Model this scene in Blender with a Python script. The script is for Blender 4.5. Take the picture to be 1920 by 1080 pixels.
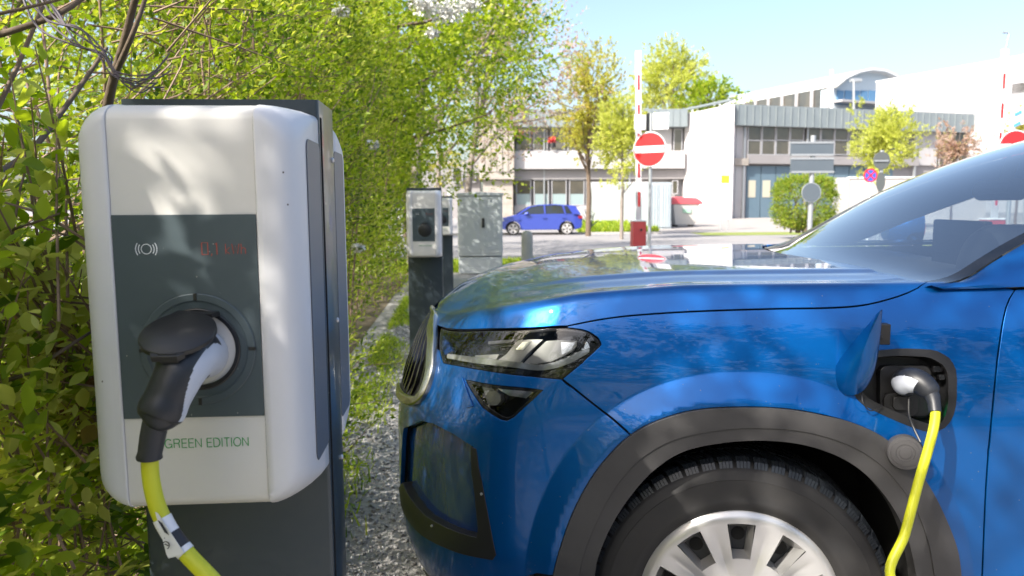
import bpy, bmesh, math, random
import numpy as np
from mathutils import Vector, Matrix
from mathutils.geometry import delaunay_2d_cdt
random.seed(7); RNG = np.random.default_rng(7)
for o in list(bpy.data.objects): bpy.data.objects.remove(o)
C = bpy.context.scene.collection
S = bpy.context.scene
# ------------------------------------------------------------------ camera
F, HOR, HC = 1400.0, 388.0, 1.27          # focal length in px of a 1920 wide frame, horizon row, camera height
YAW, ROLL = math.radians(2.0), math.radians(0.35)
PITCH = math.atan((540-HOR)/F)
_f = np.array([math.sin(YAW)*math.cos(PITCH), math.cos(YAW)*math.cos(PITCH), -math.sin(PITCH)])
_r0 = np.array([math.cos(YAW), -math.sin(YAW), 0.0])
_u0 = np.cross(_r0, _f)
RT = _r0*math.cos(ROLL) - _u0*math.sin(ROLL)
UP = _u0*math.cos(ROLL) + _r0*math.sin(ROLL)
CAM = np.array([0.0, 0.0, HC])
cd = bpy.data.cameras.new('camera'); cam = bpy.data.objects.new('camera', cd); C.objects.link(cam)
cam.matrix_world = Matrix(((RT[0], UP[0], -_f[0], 0), (RT[1], UP[1], -_f[1], 0), (RT[2], UP[2], -_f[2], HC), (0, 0, 0, 1)))
cd.sensor_width = 36; cd.lens = 36*F/1920; cd.clip_start = 0.05; cd.clip_end = 2000
cd.dof.use_dof = True; cd.dof.focus_distance = 1.35; cd.dof.aperture_fstop = 7.0
S.camera = cam
# ------------------------------------------------------------------ sky, sun, exposure
SUN = np.array([-0.56, -0.50, 0.66]); SUN /= np.linalg.norm(SUN)
sun_el = math.asin(SUN[2]); sun_rot = math.atan2(SUN[0], SUN[1])
w = bpy.data.worlds.new("World"); S.world = w; w.use_nodes = True
nt = w.node_tree; bg = nt.nodes['Background']
sk = nt.nodes.new('ShaderNodeTexSky'); sk.sky_type = 'NISHITA'; sk.sun_disc = False
sk.sun_elevation = sun_el; sk.sun_rotation = sun_rot; sk.dust_density = 3.5; sk.air_density = 1.0; sk.ozone_density = 1.0
nt.links.new(sk.outputs[0], bg.inputs[0]); bg.inputs[1].default_value = 0.15
ld = bpy.data.lights.new('sun', 'SUN'); ld.energy = 4.4; ld.angle = math.radians(0.55); ld.color = (1.0, 0.95, 0.86)
lo = bpy.data.objects.new('sun', ld); C.objects.link(lo)
lo.rotation_euler = Vector(SUN).to_track_quat('Z', 'Y').to_euler()
S.view_settings.view_transform = 'Standard'; S.view_settings.look = 'None'
S.view_settings.exposure = 1.14; S.view_settings.gamma = 1.0
S.cycles.max_bounces = 8; S.cycles.transparent_max_bounces = 12; S.cycles.transmission_bounces = 6
S.cycles.sample_clamp_indirect = 6; S.cycles.caustics_reflective = False; S.cycles.caustics_refractive = False
# ------------------------------------------------------------------ projection helpers (pixels of a 1920x1080 frame)
def ray(px, py):
    d = _f*F + RT*(px-960) - UP*(py-540)
    return d
def P(px, py, Y):
    d = ray(px, py); t = (Y-CAM[1])/d[1]; return CAM + d*t
def gz(y):
    return float(np.interp(y, [-50, 12, 38, 60, 90, 400], [0, 0, -.10, .35, .6, .8]))
def proj(V):
    V = np.asarray(V, float) - CAM
    dz = V@_f
    return np.stack([960+F*(V@RT)/dz, 540-F*(V@UP)/dz], -1)
def pxm(px0, px1, Y): return abs(px1-px0)*Y/F
# ------------------------------------------------------------------ materials
MATS = {}
def mat(name, col=(.5, .5, .5), rough=.5, metal=0.0, coat=0.0, spec=.5, noise=None, bump=None, emit=None, trans=None):
    if name in MATS: return MATS[name]
    m = bpy.data.materials.new(name); m.use_nodes = True; n = m.node_tree.nodes; l = m.node_tree.links
    b = n['Principled BSDF']
    b.inputs['Base Color'].default_value = (*col, 1); b.inputs['Roughness'].default_value = rough
    b.inputs['Metallic'].default_value = metal; b.inputs['Coat Weight'].default_value = coat
    b.inputs['Coat Roughness'].default_value = .02
    b.inputs['Specular IOR Level'].default_value = spec
    if emit: b.inputs['Emission Color'].default_value = (*emit[:3], 1); b.inputs['Emission Strength'].default_value = emit[3]
    tc = n.new('ShaderNodeTexCoord')
    if noise:                                       # (scale, amount, second colour)
        nz = n.new('ShaderNodeTexNoise'); nz.inputs['Scale'].default_value = noise[0]; nz.inputs['Detail'].default_value = 6
        nz.inputs['Roughness'].default_value = .65
        cr = n.new('ShaderNodeValToRGB'); cr.color_ramp.elements[0].position = .5-noise[1]; cr.color_ramp.elements[1].position = .5+noise[1]
        cr.color_ramp.elements[0].color = (*col, 1); cr.color_ramp.elements[1].color = (*noise[2], 1)
        l.new(tc.outputs['Object'], nz.inputs['Vector']); l.new(nz.outputs['Fac'], cr.inputs['Fac']); l.new(cr.outputs['Color'], b.inputs['Base Color'])
    if bump:                                        # (scale, strength, distance)
        nb = n.new('ShaderNodeTexNoise'); nb.inputs['Scale'].default_value = bump[0]; nb.inputs['Detail'].default_value = 4
        bp = n.new('ShaderNodeBump'); bp.inputs['Strength'].default_value = bump[1]; bp.inputs['Distance'].default_value = bump[2]
        l.new(tc.outputs['Object'], nb.inputs['Vector']); l.new(nb.outputs['Fac'], bp.inputs['Height']); l.new(bp.outputs['Normal'], b.inputs['Normal'])
    MATS[name] = m; return m
def glass_mat(name, tint, ior=1.5, rough=0.0, extra=0.0):
    if name in MATS: return MATS[name]
    m = bpy.data.materials.new(name); m.use_nodes = True; n = m.node_tree.nodes; l = m.node_tree.links
    n.remove(n['Principled BSDF'])
    fr = n.new('ShaderNodeFresnel'); fr.inputs['IOR'].default_value = ior
    ad = n.new('ShaderNodeMath'); ad.operation = 'ADD'; ad.use_clamp = True; ad.inputs[1].default_value = extra
    tr = n.new('ShaderNodeBsdfTransparent'); tr.inputs['Color'].default_value = (*tint, 1)
    gl = n.new('ShaderNodeBsdfGlossy'); gl.inputs['Roughness'].default_value = rough
    mx = n.new('ShaderNodeMixShader')
    l.new(fr.outputs[0], ad.inputs[0]); l.new(ad.outputs[0], mx.inputs['Fac']); l.new(tr.outputs[0], mx.inputs[1]); l.new(gl.outputs[0], mx.inputs[2])
    l.new(mx.outputs[0], n['Material Output'].inputs['Surface'])
    MATS[name] = m; return m
def leaf_mat(name, cols, trans=.45, rough=.5):
    """cols: colour stops picked by the per-leaf attribute 'tone' (0..1)"""
    if name in MATS: return MATS[name]
    m = bpy.data.materials.new(name); m.use_nodes = True; n = m.node_tree.nodes; l = m.node_tree.links
    b = n['Principled BSDF']; b.inputs['Roughness'].default_value = rough; b.inputs['Specular IOR Level'].default_value = .35
    at = n.new('ShaderNodeAttribute'); at.attribute_name = 'tone'
    cr = n.new('ShaderNodeValToRGB'); cr.color_ramp.elements[0].color = (*cols[0], 1); cr.color_ramp.elements[1].color = (*cols[-1], 1)
    for i, c in enumerate(cols[1:-1]):
        e = cr.color_ramp.elements.new((i+1)/(len(cols)-1)); e.color = (*c, 1)
    hs = n.new('ShaderNodeHueSaturation'); hs.inputs['Value'].default_value = 1.5; hs.inputs['Saturation'].default_value = 1.05; hs.inputs['Hue'].default_value = .49
    tl = n.new('ShaderNodeBsdfTranslucent'); mx = n.new('ShaderNodeMixShader'); mx.inputs['Fac'].default_value = trans
    l.new(at.outputs['Fac'], cr.inputs['Fac']); l.new(cr.outputs['Color'], b.inputs['Base Color']); l.new(cr.outputs['Color'], hs.inputs['Color'])
    l.new(hs.outputs['Color'], tl.inputs['Color']); l.new(b.outputs[0], mx.inputs[1]); l.new(tl.outputs[0], mx.inputs[2])
    l.new(mx.outputs[0], n['Material Output'].inputs['Surface'])
    MATS[name] = m; return m
# ------------------------------------------------------------------ object helpers
def tag(o, label=None, cat=None, group=None, kind=None):
    if label: o['label'] = label
    if cat: o['category'] = cat
    if group: o['group'] = group
    if kind: o['kind'] = kind
    return o
def thing(name, loc, label, cat, group=None, rz=0):
    o = bpy.data.objects.new(name, None); C.objects.link(o); o.location = loc; o.rotation_euler = (0, 0, rz)
    o.empty_display_size = .1
    return tag(o, label, cat, group)
def base_of(o):
    v = Vector((0, 0, 0))
    while o is not None: v += Vector(o.location); o = o.parent
    return v
def mesh_obj(name, V, Fc, m, parent=None, smooth=None, local=False, normals=None):
    """V in world coordinates (or, with local=True, in the parent's frame)"""
    V = np.asarray(V, float).reshape(-1, 3)
    if parent is not None and not local: V = V - np.array(base_of(parent))
    if normals is not None:
        NV = np.asarray(normals); F2 = []
        for f in Fc:
            a, b, c = V[f[0]], V[f[1]], V[f[2]]; F2.append(list(f) if np.cross(b-a, c-a)@NV[f[0]] >= 0 else list(f)[::-1])
        Fc = F2
    me = bpy.data.meshes.new(name); me.from_pydata(V.tolist(), [], Fc)
    me.materials.append(m); me.update()
    if smooth is not None or normals is not None:
        me.shade_smooth()
        if smooth is not None: me.set_sharp_from_angle(angle=math.radians(smooth))
    if normals is not None: me.normals_split_custom_set_from_vertices(np.asarray(normals).tolist())
    o = bpy.data.objects.new(name, me); C.objects.link(o)
    if parent is not None: o.parent = parent
    return o
def bevel(o, w, seg=2, ang=40):
    md = o.modifiers.new('Bevel', 'BEVEL'); md.width = w; md.segments = seg; md.limit_method = 'ANGLE'; md.angle_limit = math.radians(ang)
    return o
def copy_tree(o, parent=None):
    c = o.copy(); C.objects.link(c)
    if parent is not None: c.parent = parent
    for ch in list(o.children): copy_tree(ch, c)
    return c
class M:
    """collects shapes that become one mesh"""
    def __init__(s): s.V = []; s.F = []
    def add(s, V, Fc):
        n = len(s.V); s.V.extend([tuple(map(float, v)) for v in V]); s.F.extend([[i+n for i in f] for f in Fc]); return s
    def box(s, a, b):
        x0, x1 = sorted((a[0], b[0])); y0, y1 = sorted((a[1], b[1])); z0, z1 = sorted((a[2], b[2]))
        return s.add([(x0, y0, z0), (x1, y0, z0), (x1, y1, z0), (x0, y1, z0), (x0, y0, z1), (x1, y0, z1), (x1, y1, z1), (x0, y1, z1)],
                     [(3, 2, 1, 0), (4, 5, 6, 7), (0, 1, 5, 4), (1, 2, 6, 5), (2, 3, 7, 6), (3, 0, 4, 7)])
    def prism(s, poly, vec):
        poly = [np.array(p, float) for p in poly]; vec = np.array(vec, float); n = len(poly)
        V = poly+[p+vec for p in poly]
        Fc = [list(range(n))[::-1], list(range(n, 2*n))]+[(i, (i+1) % n, n+(i+1) % n, n+i) for i in range(n)]
        return s.add(V, Fc)
    def tube(s, path, r, n=12, cap=True, squash=None):
        path = np.asarray(path, float); m_ = len(path)
        r = np.full(m_, r, float) if np.isscalar(r) else np.asarray(r, float)
        T = np.gradient(path, axis=0); T /= np.linalg.norm(T, axis=1)[:, None]+1e-12
        up = np.array([0, 0, 1.0]) if abs(T[0, 2]) < .9 else np.array([0, 1.0, 0])
        A = np.cross(T[0], up); A /= np.linalg.norm(A); V = []
        for i in range(m_):
            A = A-T[i]*(A@T[i]); A /= np.linalg.norm(A); B = np.cross(T[i], A)
            for k in range(n):
                a = 2*math.pi*k/n; sq = squash if squash else 1
                V.append(path[i]+r[i]*(A*math.cos(a)+B*math.sin(a)*sq))
        Fc = [(i*n+k, i*n+(k+1) % n, (i+1)*n+(k+1) % n, (i+1)*n+k) for i in range(m_-1) for k in range(n)]
        if cap: Fc += [list(range(n))[::-1], list(range((m_-1)*n, m_*n))]
        return s.add(V, Fc)
    def cyl(s, p0, p1, r0, r1=None, n=24): return s.tube([p0, p1], [r0, r0 if r1 is None else r1], n)
    def lathe(s, prof, c, ax, n=48, a0=0, a1=2*math.pi, ref=None):
        """prof: (radius, height along ax)"""
        ax = np.array(ax, float); ax /= np.linalg.norm(ax); c = np.array(c, float)
        ref = np.array(ref if ref is not None else ((0, 0, 1) if abs(ax[2]) < .9 else (1, 0, 0)), float)
        A = np.cross(ax, ref); A /= np.linalg.norm(A); B = np.cross(ax, A)
        full = abs(a1-a0-2*math.pi) < 1e-6; nn = n if full else n+1
        V = []
        for k in range(nn):
            a = a0+(a1-a0)*k/n; d = A*math.cos(a)+B*math.sin(a)
            for (r, h) in prof: V.append(c+d*r+ax*h)
        q = len(prof); Fc = []
        for k in range(n):
            k2 = (k+1) % nn
            for i in range(q-1): Fc.append((k*q+i, k2*q+i, k2*q+i+1, k*q+i+1))
        return s.add(V, Fc)
    def build(s, name, m, parent=None, smooth=35, local=False, bev=None):
        o = mesh_obj(name, s.V, s.F, m, parent, smooth, local)
        bm = bmesh.new(); bm.from_mesh(o.data); bmesh.ops.remove_doubles(bm, verts=bm.verts, dist=1e-6)
        bmesh.ops.recalc_face_normals(bm, faces=bm.faces); bm.to_mesh(o.data); bm.free()
        if smooth is not None: o.data.shade_smooth(); o.data.set_sharp_from_angle(angle=math.radians(smooth))
        if bev: bevel(o, bev)
        return o
def spline(pts, n):
    """smooth curve through points, n samples"""
    pts = np.asarray(pts, float); k = len(pts)
    d = np.concatenate([[0], np.cumsum(np.linalg.norm(np.diff(pts, axis=0), axis=1))])
    t = np.linspace(0, d[-1], n); m_ = np.zeros_like(pts)
    for i in range(k):
        if i == 0: m_[i] = (pts[1]-pts[0])/(d[1]-d[0])
        elif i == k-1: m_[i] = (pts[-1]-pts[-2])/(d[-1]-d[-2])
        else: m_[i] = (pts[i+1]-pts[i-1])/(d[i+1]-d[i-1])
    idx = np.clip(np.searchsorted(d, t, side='right')-1, 0, k-2)
    h = (d[idx+1]-d[idx])[:, None]; s = ((t-d[idx])/(d[idx+1]-d[idx]))[:, None]
    return ((2*s**3-3*s**2+1)*pts[idx]+(s**3-2*s**2+s)*h*m_[idx]+(-2*s**3+3*s**2)*pts[idx+1]+(s**3-s**2)*h*m_[idx+1])
def closed_spline(pts, n):
    p = list(pts); q = p[-2:]+p+p[:2]; sp = spline(q, n*3)
    # keep the middle lap
    d = np.concatenate([[0], np.cumsum(np.linalg.norm(np.diff(np.array(q, float), axis=0), axis=1))])
    a, b = d[2], d[2+len(p)]; t = np.linspace(0, d[-1], n*3)
    tt = np.linspace(a, b, n, endpoint=False)
    return np.stack([np.interp(tt, t, sp[:, k]) for k in range(sp.shape[1])], 1)
def text_obj(name, txt, size, m, origin, xdir, zdir, parent=None, depth=.0004, spacing=1.0, align='LEFT', xs=1.0):
    cu = bpy.data.curves.new(name, 'FONT'); cu.body = txt; cu.size = size; cu.extrude = depth; cu.space_character = spacing; cu.align_x = align
    t = bpy.data.objects.new(name, cu); C.objects.link(t)
    dg = bpy.context.evaluated_depsgraph_get(); me = bpy.data.meshes.new_from_object(t.evaluated_get(dg))
    bpy.data.objects.remove(t); me.materials.clear(); me.materials.append(m)
    x = np.array(xdir, float); x /= np.linalg.norm(x); z = np.array(zdir, float); z /= np.linalg.norm(z); n_ = np.cross(x, z)
    co = np.empty(len(me.vertices)*3); me.vertices.foreach_get('co', co); co = co.reshape(-1, 3)
    W = np.array(origin, float)+co[:, :1]*x*xs+co[:, 1:2]*z+co[:, 2:3]*n_
    if parent is not None: W = W-np.array(base_of(parent))
    me.vertices.foreach_set('co', W.ravel()); me.update()
    o = bpy.data.objects.new(name, me); C.objects.link(o)
    if parent is not None: o.parent = parent
    return o
# ================================================================== THE BLUE SUV
YC, W0 = 2.53, .93
# the car is built square to the axes and then turned by CARA about PIV; until it is done the view helpers work in its own frame
CARA, PIV = math.radians(-9.0), np.array([.577, 1.60, 0])
def rotz(v, a): v = np.asarray(v, float); c, s_ = math.cos(a), math.sin(a); return np.stack([v[..., 0]*c-v[..., 1]*s_, v[..., 0]*s_+v[..., 1]*c, v[..., 2]], -1)
_keep = (CAM, _f, RT, UP)
CAM = PIV+rotz(CAM-PIV, -CARA); _f, RT, UP = rotz(_f, -CARA), rotz(RT, -CARA), rotz(UP, -CARA)
def smooth_tab(xs, ys, x0, x1, win):
    g = np.arange(x0, x1, .004); v = np.interp(g, xs, ys); k = max(1, int(win/.004)); ker = np.hanning(k+2)[1:-1]; ker /= ker.sum()
    vp = np.pad(v, (k, k), mode='edge'); return g, np.convolve(vp, ker, 'same')[k:-k]
T_xn = smooth_tab([.15, .22, .30, .36, .45, .65, .74, .80, .86, .93, .98, 1.1], [-.30, -.325, -.368, -.385, -.393, -.393, -.383, -.355, -.331, -.301, -.268, -.20], 0, 1.3, .05)
T_in = smooth_tab([.15, .25, .32, .45, .60, .78, .90, 1.0, 1.06, 1.12, 1.2], [.05, .03, .015, .0, .0, .0, .012, .036, .058, .09, .13], 0, 1.3, .10)
T_zc = smooth_tab([-.40, -.27, -.15, .0, .20, .45, 1.0, 1.6, 3.0, 4.6], [.945, .957, .979, 1.024, 1.066, 1.088, 1.097, 1.108, 1.13, 1.14], -.6, 5, .14)
T_zm = smooth_tab([-.41, -.29, -.21, -.12, .05, .38, .8, 1.2, 4.6], [.94, .968, 1.022, 1.058, 1.088, 1.105, 1.111, 1.116, 1.14], -.6, 5, .10)
def tab(T, x): return np.interp(x, T[0], T[1])
WX, WZ = .577, .35
def sst(x, a, b):
    t = np.clip((x-a)/(b-a), 0, 1); return t*t*(3-2*t)
def side_pt(u, z):
    """u<1: round the nose (0 = middle of the car), u>=1: metres along the flank; z: height"""
    xn = tab(T_xn, z); p = 2.45; L = .52
    th = np.clip(u, 0, 1)*math.pi/2
    sn = np.clip(np.sin(th), 0, 1)**(2/p); cs = np.clip(np.cos(th), 0, 1)**(2/p)
    x = xn+L*(1-cs)+np.maximum(u-1, 0)
    W = W0-tab(T_in, z)
    # rear taper
    r = np.clip((x-3.85)/.62, 0, .999); W = W*(1-r**2.6)**(1/2.6)
    # wheel arch flares
    fl = 0
    for cx in (WX, WX+2.79):
        for (a, b, h) in ((1, 1, .016),):
            dx = np.abs(x-cx); dz = np.maximum(z-WZ, 0)
            rho = ((dx/.50)**2.2+(dz/.553)**2.2)**(1/2.2); inner = .885
            t = np.clip((1-rho)/(1-inner), 0, 1)
            fl = fl+.020*(np.sqrt(t*t+.0009)-.03)/(1)   # a crease, then a ramp outwards to the cladding
    # soft crease along the flank and the hollow above the sill
    fl = fl-.012*np.exp(-((z-.62)/.10)**2)*sst(x, 1.05, 1.3)
    y = (W+fl)*sn
    return x, y
def body(u, v, off=0.0):
    """v<0: metres below the hood crease; v>0: share of the way to the middle of the hood"""
    u = np.asarray(u, float); v = np.asarray(v, float)
    x0, _ = side_pt(u, np.full_like(u, .98)); zc = tab(T_zc, x0)
    for _ in range(2): x0, _ = side_pt(u, zc); zc = tab(T_zc, x0)
    xc, yc = side_pt(u, zc)
    zm = tab(T_zm, xc)
    def sidef(vv):
        x, y = side_pt(u, zc+vv); return np.stack([x, y, zc+vv], -1)
    def topf(t):
        t = np.clip(t, 0, 1)
        f = 1-(1-t)**2.1
        ridge = .007*sst(t, .20, .27)*sst(xc, -.15, .2) - .004*sst(t, .0, .10)*(1-sst(t, .10, .2))
        return np.stack([xc, yc*(1-t), zc+(np.maximum(zm-zc, 0)+.0)*f+ridge*np.clip(yc/.3, 0, 1)], -1)
    r = np.minimum(.022, .35*yc+1e-5); rt = np.minimum(r/np.maximum(yc, 1e-4), .5)
    A = sidef(-r); Cc = sidef(np.zeros_like(u)); B = topf(rt)
    s = np.where(v < 0, .5*(1+v/r), .5*(1+v/rt))[..., None]; s = np.clip(s, 0, 1)
    bz = (1-s)**2*A+2*s*(1-s)*Cc+s*s*B
    out = np.where((v < -r)[..., None], sidef(np.minimum(v, 0)), np.where((v > rt)[..., None], topf(np.maximum(v, 0)), bz))
    return out          # (x, y' from the centre line, z)
def body_n(u, v):
    e = 3e-3
    u = np.asarray(u, float); v = np.asarray(v, float)
    uu = np.maximum(u, .006)
    a = body(uu+e, v)-body(uu-e, v); b = body(uu, v+e)-body(uu, v-e)
    n = np.cross(b, a); n /= np.linalg.norm(n, axis=-1)[..., None]+1e-12
    # outward: y' grows outwards, x forward is negative
    sgn = np.where((n[..., 1]*1.0-n[..., 0]*.35+n[..., 2]*.8) < 0, -1, 1); return n*sgn[..., None]
def to_world(pn, side=1):
    q = np.array(pn, float); q[..., 1] = YC-q[..., 1]*side; return q
def n_world(n, side=1):
    q = np.array(n, float); q[..., 1] = -q[..., 1]*side; return q
# inverse: photo pixel -> (u, v)
_us = np.concatenate([np.linspace(.004, 1, 220), np.linspace(1.003, 4.2, 500)]); _vs = np.concatenate([np.linspace(-.92, 0, 240), np.linspace(.004, 1, 120)])
_U, _V = np.meshgrid(_us, _vs, indexing='ij')
_G = to_world(body(_U, _V)); _GP = proj(_G); _GN = n_world(body_n(_U, _V)); _vis = ((_GN*(CAM-_G)).sum(-1) > 0)
def inv(px, py, top=None):
    d = (_GP[..., 0]-px)**2+(_GP[..., 1]-py)**2+np.where(_vis, 0, 1e4)
    if top is False: d = d+np.where(_V > 0, 1e5, 0)
    if top is True: d = d+np.where(_V < -.06, 1e5, 0)
    i = np.unravel_index(np.argmin(d), d.shape); u, v = _us[i[0]], _vs[i[1]]
    for _ in range(6):
        e = 1e-3; p0 = proj(to_world(body(np.array(u), np.array(v))))
        pu = (proj(to_world(body(np.array(u+e), np.array(v))))-p0)/e; pv = (proj(to_world(body(np.array(u), np.array(v+e))))-p0)/e
        Jm = np.array([pu, pv]).T; r = np.array([px, py])-p0
        if abs(np.linalg.det(Jm)) < 300: break
        st = np.linalg.solve(Jm, r); m_ = max(abs(st[0])/.03, abs(st[1])/.03, 1); u2, v2 = u+st[0]/m_, v+st[1]/m_
        if not (0 <= u2 <= 4.2 and -1 < v2 < 1): break
        u, v = u2, v2
    return float(np.clip(u, 0, 4.2)), float(v)
def uvpoly(spec, step=.010, top=None):
    """list of (px,py) photo points or ('uv',u,v); resampled, returned in (u,v)"""
    pts = [(s[1], s[2]) if s[0] == 'uv' else inv(s[0], s[1], top) for s in spec]
    return pts
def metric(pt):  # scale of (u,v) in metres: u in the nose arc ~0.9 m per unit, v>0 ~0.87
    return pt
def pip(q, poly):
    x, y = q[:, 0], q[:, 1]; inside = np.zeros(len(q), bool); n = len(poly); j = n-1
    for i in range(n):
        xi, yi = poly[i]; xj, yj = poly[j]
        c = ((yi > y) != (yj > y)) & (x < (xj-xi)*(y-yi)/((yj-yi) if yj != yi else 1e-12)+xi); inside ^= c; j = i
    return inside
def offset_poly(poly, d):
    poly = np.array(poly, float); n = len(poly)
    area = .5*np.sum(poly[:, 0]*np.roll(poly[:, 1], -1)-np.roll(poly[:, 0], -1)*poly[:, 1]); s = 1 if area > 0 else -1
    e = np.roll(poly, -1, 0)-poly; L = np.linalg.norm(e, axis=1)[:, None]+1e-12; nn = np.stack([-e[:, 1], e[:, 0]], 1)/L*s
    nv = nn+np.roll(nn, 1, 0); nv /= np.maximum(np.linalg.norm(nv, axis=1)[:, None], .3); nv /= np.maximum(np.linalg.norm(nv, axis=1)[:, None], 1e-9)
    return poly+nv*d
def resample(poly, step):
    out = []
    n = len(poly)
    for i in range(n):
        a = np.array(poly[i]); b = np.array(poly[(i+1) % n]); k = max(1, int(math.ceil(np.linalg.norm(b-a)/step)))
        for j in range(k): out.append(a+(b-a)*j/k)
    return np.array(out)
def panel(name, poly, m, parent, off=0.0, gap=.0016, skirt=.012, step=.014, holes=(), both=False, side=1, fn=None, depthfn=None, label=None, lines=()):
    """a sheet of the body surface with exact outline; its edge is folded inwards"""
    ev = fn or body
    loops = [resample(offset_poly(resample(poly, .02), gap), .008)]
    for h in holes: loops.append(resample(offset_poly(resample(h, .02), -gap), .008))
    pts = np.concatenate(loops); edges = []; s0 = 0
    for lp in loops:
        k = len(lp); edges += [(s0+i, s0+(i+1) % k) for i in range(k)]; s0 += k
    mn, mx_ = pts.min(0), pts.max(0)
    gx, gy = np.meshgrid(np.arange(mn[0], mx_[0], step), np.arange(mn[1], mx_[1], step), indexing='ij'); g = np.stack([gx.ravel(), gy.ravel()], 1)
    g = g+((np.arange(len(g)) % 2)[:, None]*np.array([[0, step*.02]]))
    keep = pip(g, loops[0])
    for lp in loops[1:]: keep &= ~pip(g, lp)
    g = g[keep]
    if len(lines):
        lq = np.concatenate([np.array(l_) for l_ in lines]); kl = pip(lq, loops[0])
        for lp in loops[1:]: kl &= ~pip(lq, lp)
        lq = lq[kl]; lq = lq[np.array([np.min(((q-pts)**2).sum(-1)) for q in lq]) > .003**2]
        if len(g): g = g[np.array([np.min(((q-lq)**2).sum(-1)) for q in g]) > (.006)**2]
    if len(g):
        dm = np.min(((g[:, None, :]-pts[None, ::2, :])**2).sum(-1), 1) if len(g)*len(pts) < 4e7 else np.array([np.min(((q-pts[::2])**2).sum(-1)) for q in g])
        g = g[dm > (step*.45)**2]
    allp = np.concatenate([pts, g]) if len(g) else pts
    if len(lines): allp = np.concatenate([allp, lq])
    r = delaunay_2d_cdt([Vector(p) for p in allp], edges, [], 0, 1e-7)
    q = np.array([(v.x, v.y) for v in r[0]]); tris = [list(f) for f in r[2]]
    cen = np.array([q[f].mean(0) for f in tris]); ins = pip(cen, loops[0])
    for lp in loops[1:]: ins &= ~pip(cen, lp)
    tris = [t for t, k in zip(tris, ins) if k]
    om = {}
    for i, orig in enumerate(r[3]):
        for o_ in orig: om[o_] = i
    B = ev(q[:, 0], q[:, 1]); N = body_n(q[:, 0], q[:, 1]) if fn is None else fn(q[:, 0], q[:, 1], normal=True)
    o_ = off if depthfn is None else (off+depthfn(q))[:, None]
    B = B+N*o_
    V = []; NN = []; Fc = []
    for sd in ([1, -1] if both else [side]):
        n0 = len(V); Vw = to_world(B, sd); Nw = n_world(N, sd); V += list(Vw); NN += list(Nw)
        for t in tris:
            a, b, c = (Vw[i] for i in t); nf = np.cross(b-a, c-a)
            Fc.append([n0+i for i in (t if nf@Nw[t[0]] > 0 else t[::-1])])
        if skirt:
            for li, lp in enumerate(loops):
                base = sum(len(x) for x in loops[:li]); k = len(lp); ids = [om.get(base+i) for i in range(k)]
                if any(i is None for i in ids): continue
                Pw = Vw[ids]; Nn = Nw[ids]; T = np.roll(Pw, -1, 0)-np.roll(Pw, 1, 0); Sd = np.cross(T, Nn); Sd /= np.linalg.norm(Sd, axis=1)[:, None]+1e-12
                # orient outwards from the sheet
                c2 = np.array(lp).mean(0); qi = q[ids]
                test = lp[0]*1.0; prm = offset_poly(lp, .003)
                Pin = to_world(ev(prm[:, 0], prm[:, 1]), sd)
                sg = np.sign(((Pin-Pw)*Sd).sum(1).mean()) or 1
                if li == 0: sg = sg
                Sd = -Sd*sg*(1 if li == 0 else -1)
                sN = len(V); r1 = .0016
                rings = [(Pw, Nn, 0), (Pw+Sd*r1*.35-Nn*r1*.35, (Nn+Sd)/1.414, 0), (Pw+Sd*r1*.5-Nn*r1*1.5, Sd, 0), (Pw+Sd*r1*.5-Nn*skirt, Sd, 0)]
                for (Pp, Np, _) in rings: V += list(Pp); NN += list(Np)
                for ri in range(3):
                    for i in range(k):
                        j = (i+1) % k; f = [sN+ri*k+i, sN+ri*k+j, sN+(ri+1)*k+j, sN+(ri+1)*k+i]
                        a, b, c = V[f[0]], V[f[1]], V[f[3]]; nf = np.cross(np.array(b)-a, np.array(c)-a)
                        Fc.append(f if nf@Sd[i] > 0 or nf@Nn[i] > 1e-9 and ri == 0 else f[::-1])
    o = mesh_obj(name, V, Fc, m, parent, normals=NN)
    if label: o['label'] = label
    return o
# ---- paint and trims
def paint_mat():
    m = mat('blue_paint', (.004, .115, .52), .34, .62, .85, spec=.2)
    m.node_tree.nodes['Principled BSDF'].inputs['Coat IOR'].default_value = 1.42
    n = m.node_tree.nodes; l = m.node_tree.links; b = n['Principled BSDF']
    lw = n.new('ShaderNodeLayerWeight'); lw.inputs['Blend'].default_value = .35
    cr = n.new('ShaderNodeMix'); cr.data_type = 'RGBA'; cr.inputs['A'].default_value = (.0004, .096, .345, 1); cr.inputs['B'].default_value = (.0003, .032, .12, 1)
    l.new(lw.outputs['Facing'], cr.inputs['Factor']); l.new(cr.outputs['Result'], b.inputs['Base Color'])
    nz = n.new('ShaderNodeTexNoise'); nz.inputs['Scale'].default_value = 900; tc = n.new('ShaderNodeTexCoord'); bp = n.new('ShaderNodeBump'); bp.inputs['Strength'].default_value = .06; bp.inputs['Distance'].default_value = .001
    l.new(tc.outputs['Object'], nz.inputs['Vector']); l.new(nz.outputs['Fac'], bp.inputs['Height']); l.new(bp.outputs['Normal'], b.inputs['Normal'])
    # faint dust and dried spots on the clear coat
    n2 = n.new('ShaderNodeTexNoise'); n2.inputs['Scale'].default_value = 6; n2.inputs['Detail'].default_value = 8; mr = n.new('ShaderNodeMapRange')
    mr.inputs['From Min'].default_value = .45; mr.inputs['From Max'].default_value = .8; mr.inputs['To Min'].default_value = .015; mr.inputs['To Max'].default_value = .09
    l.new(tc.outputs['Object'], n2.inputs['Vector']); l.new(n2.outputs['Fac'], mr.inputs['Value']); l.new(mr.outputs['Result'], b.inputs['Coat Roughness'])
    return m
PAINT = paint_mat()
CLAD = mat('cladding_plastic', (.036, .035, .036), .46, spec=.4, noise=(5, .25, (.056, .054, .054)), bump=(900, .25, .0006))
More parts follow.
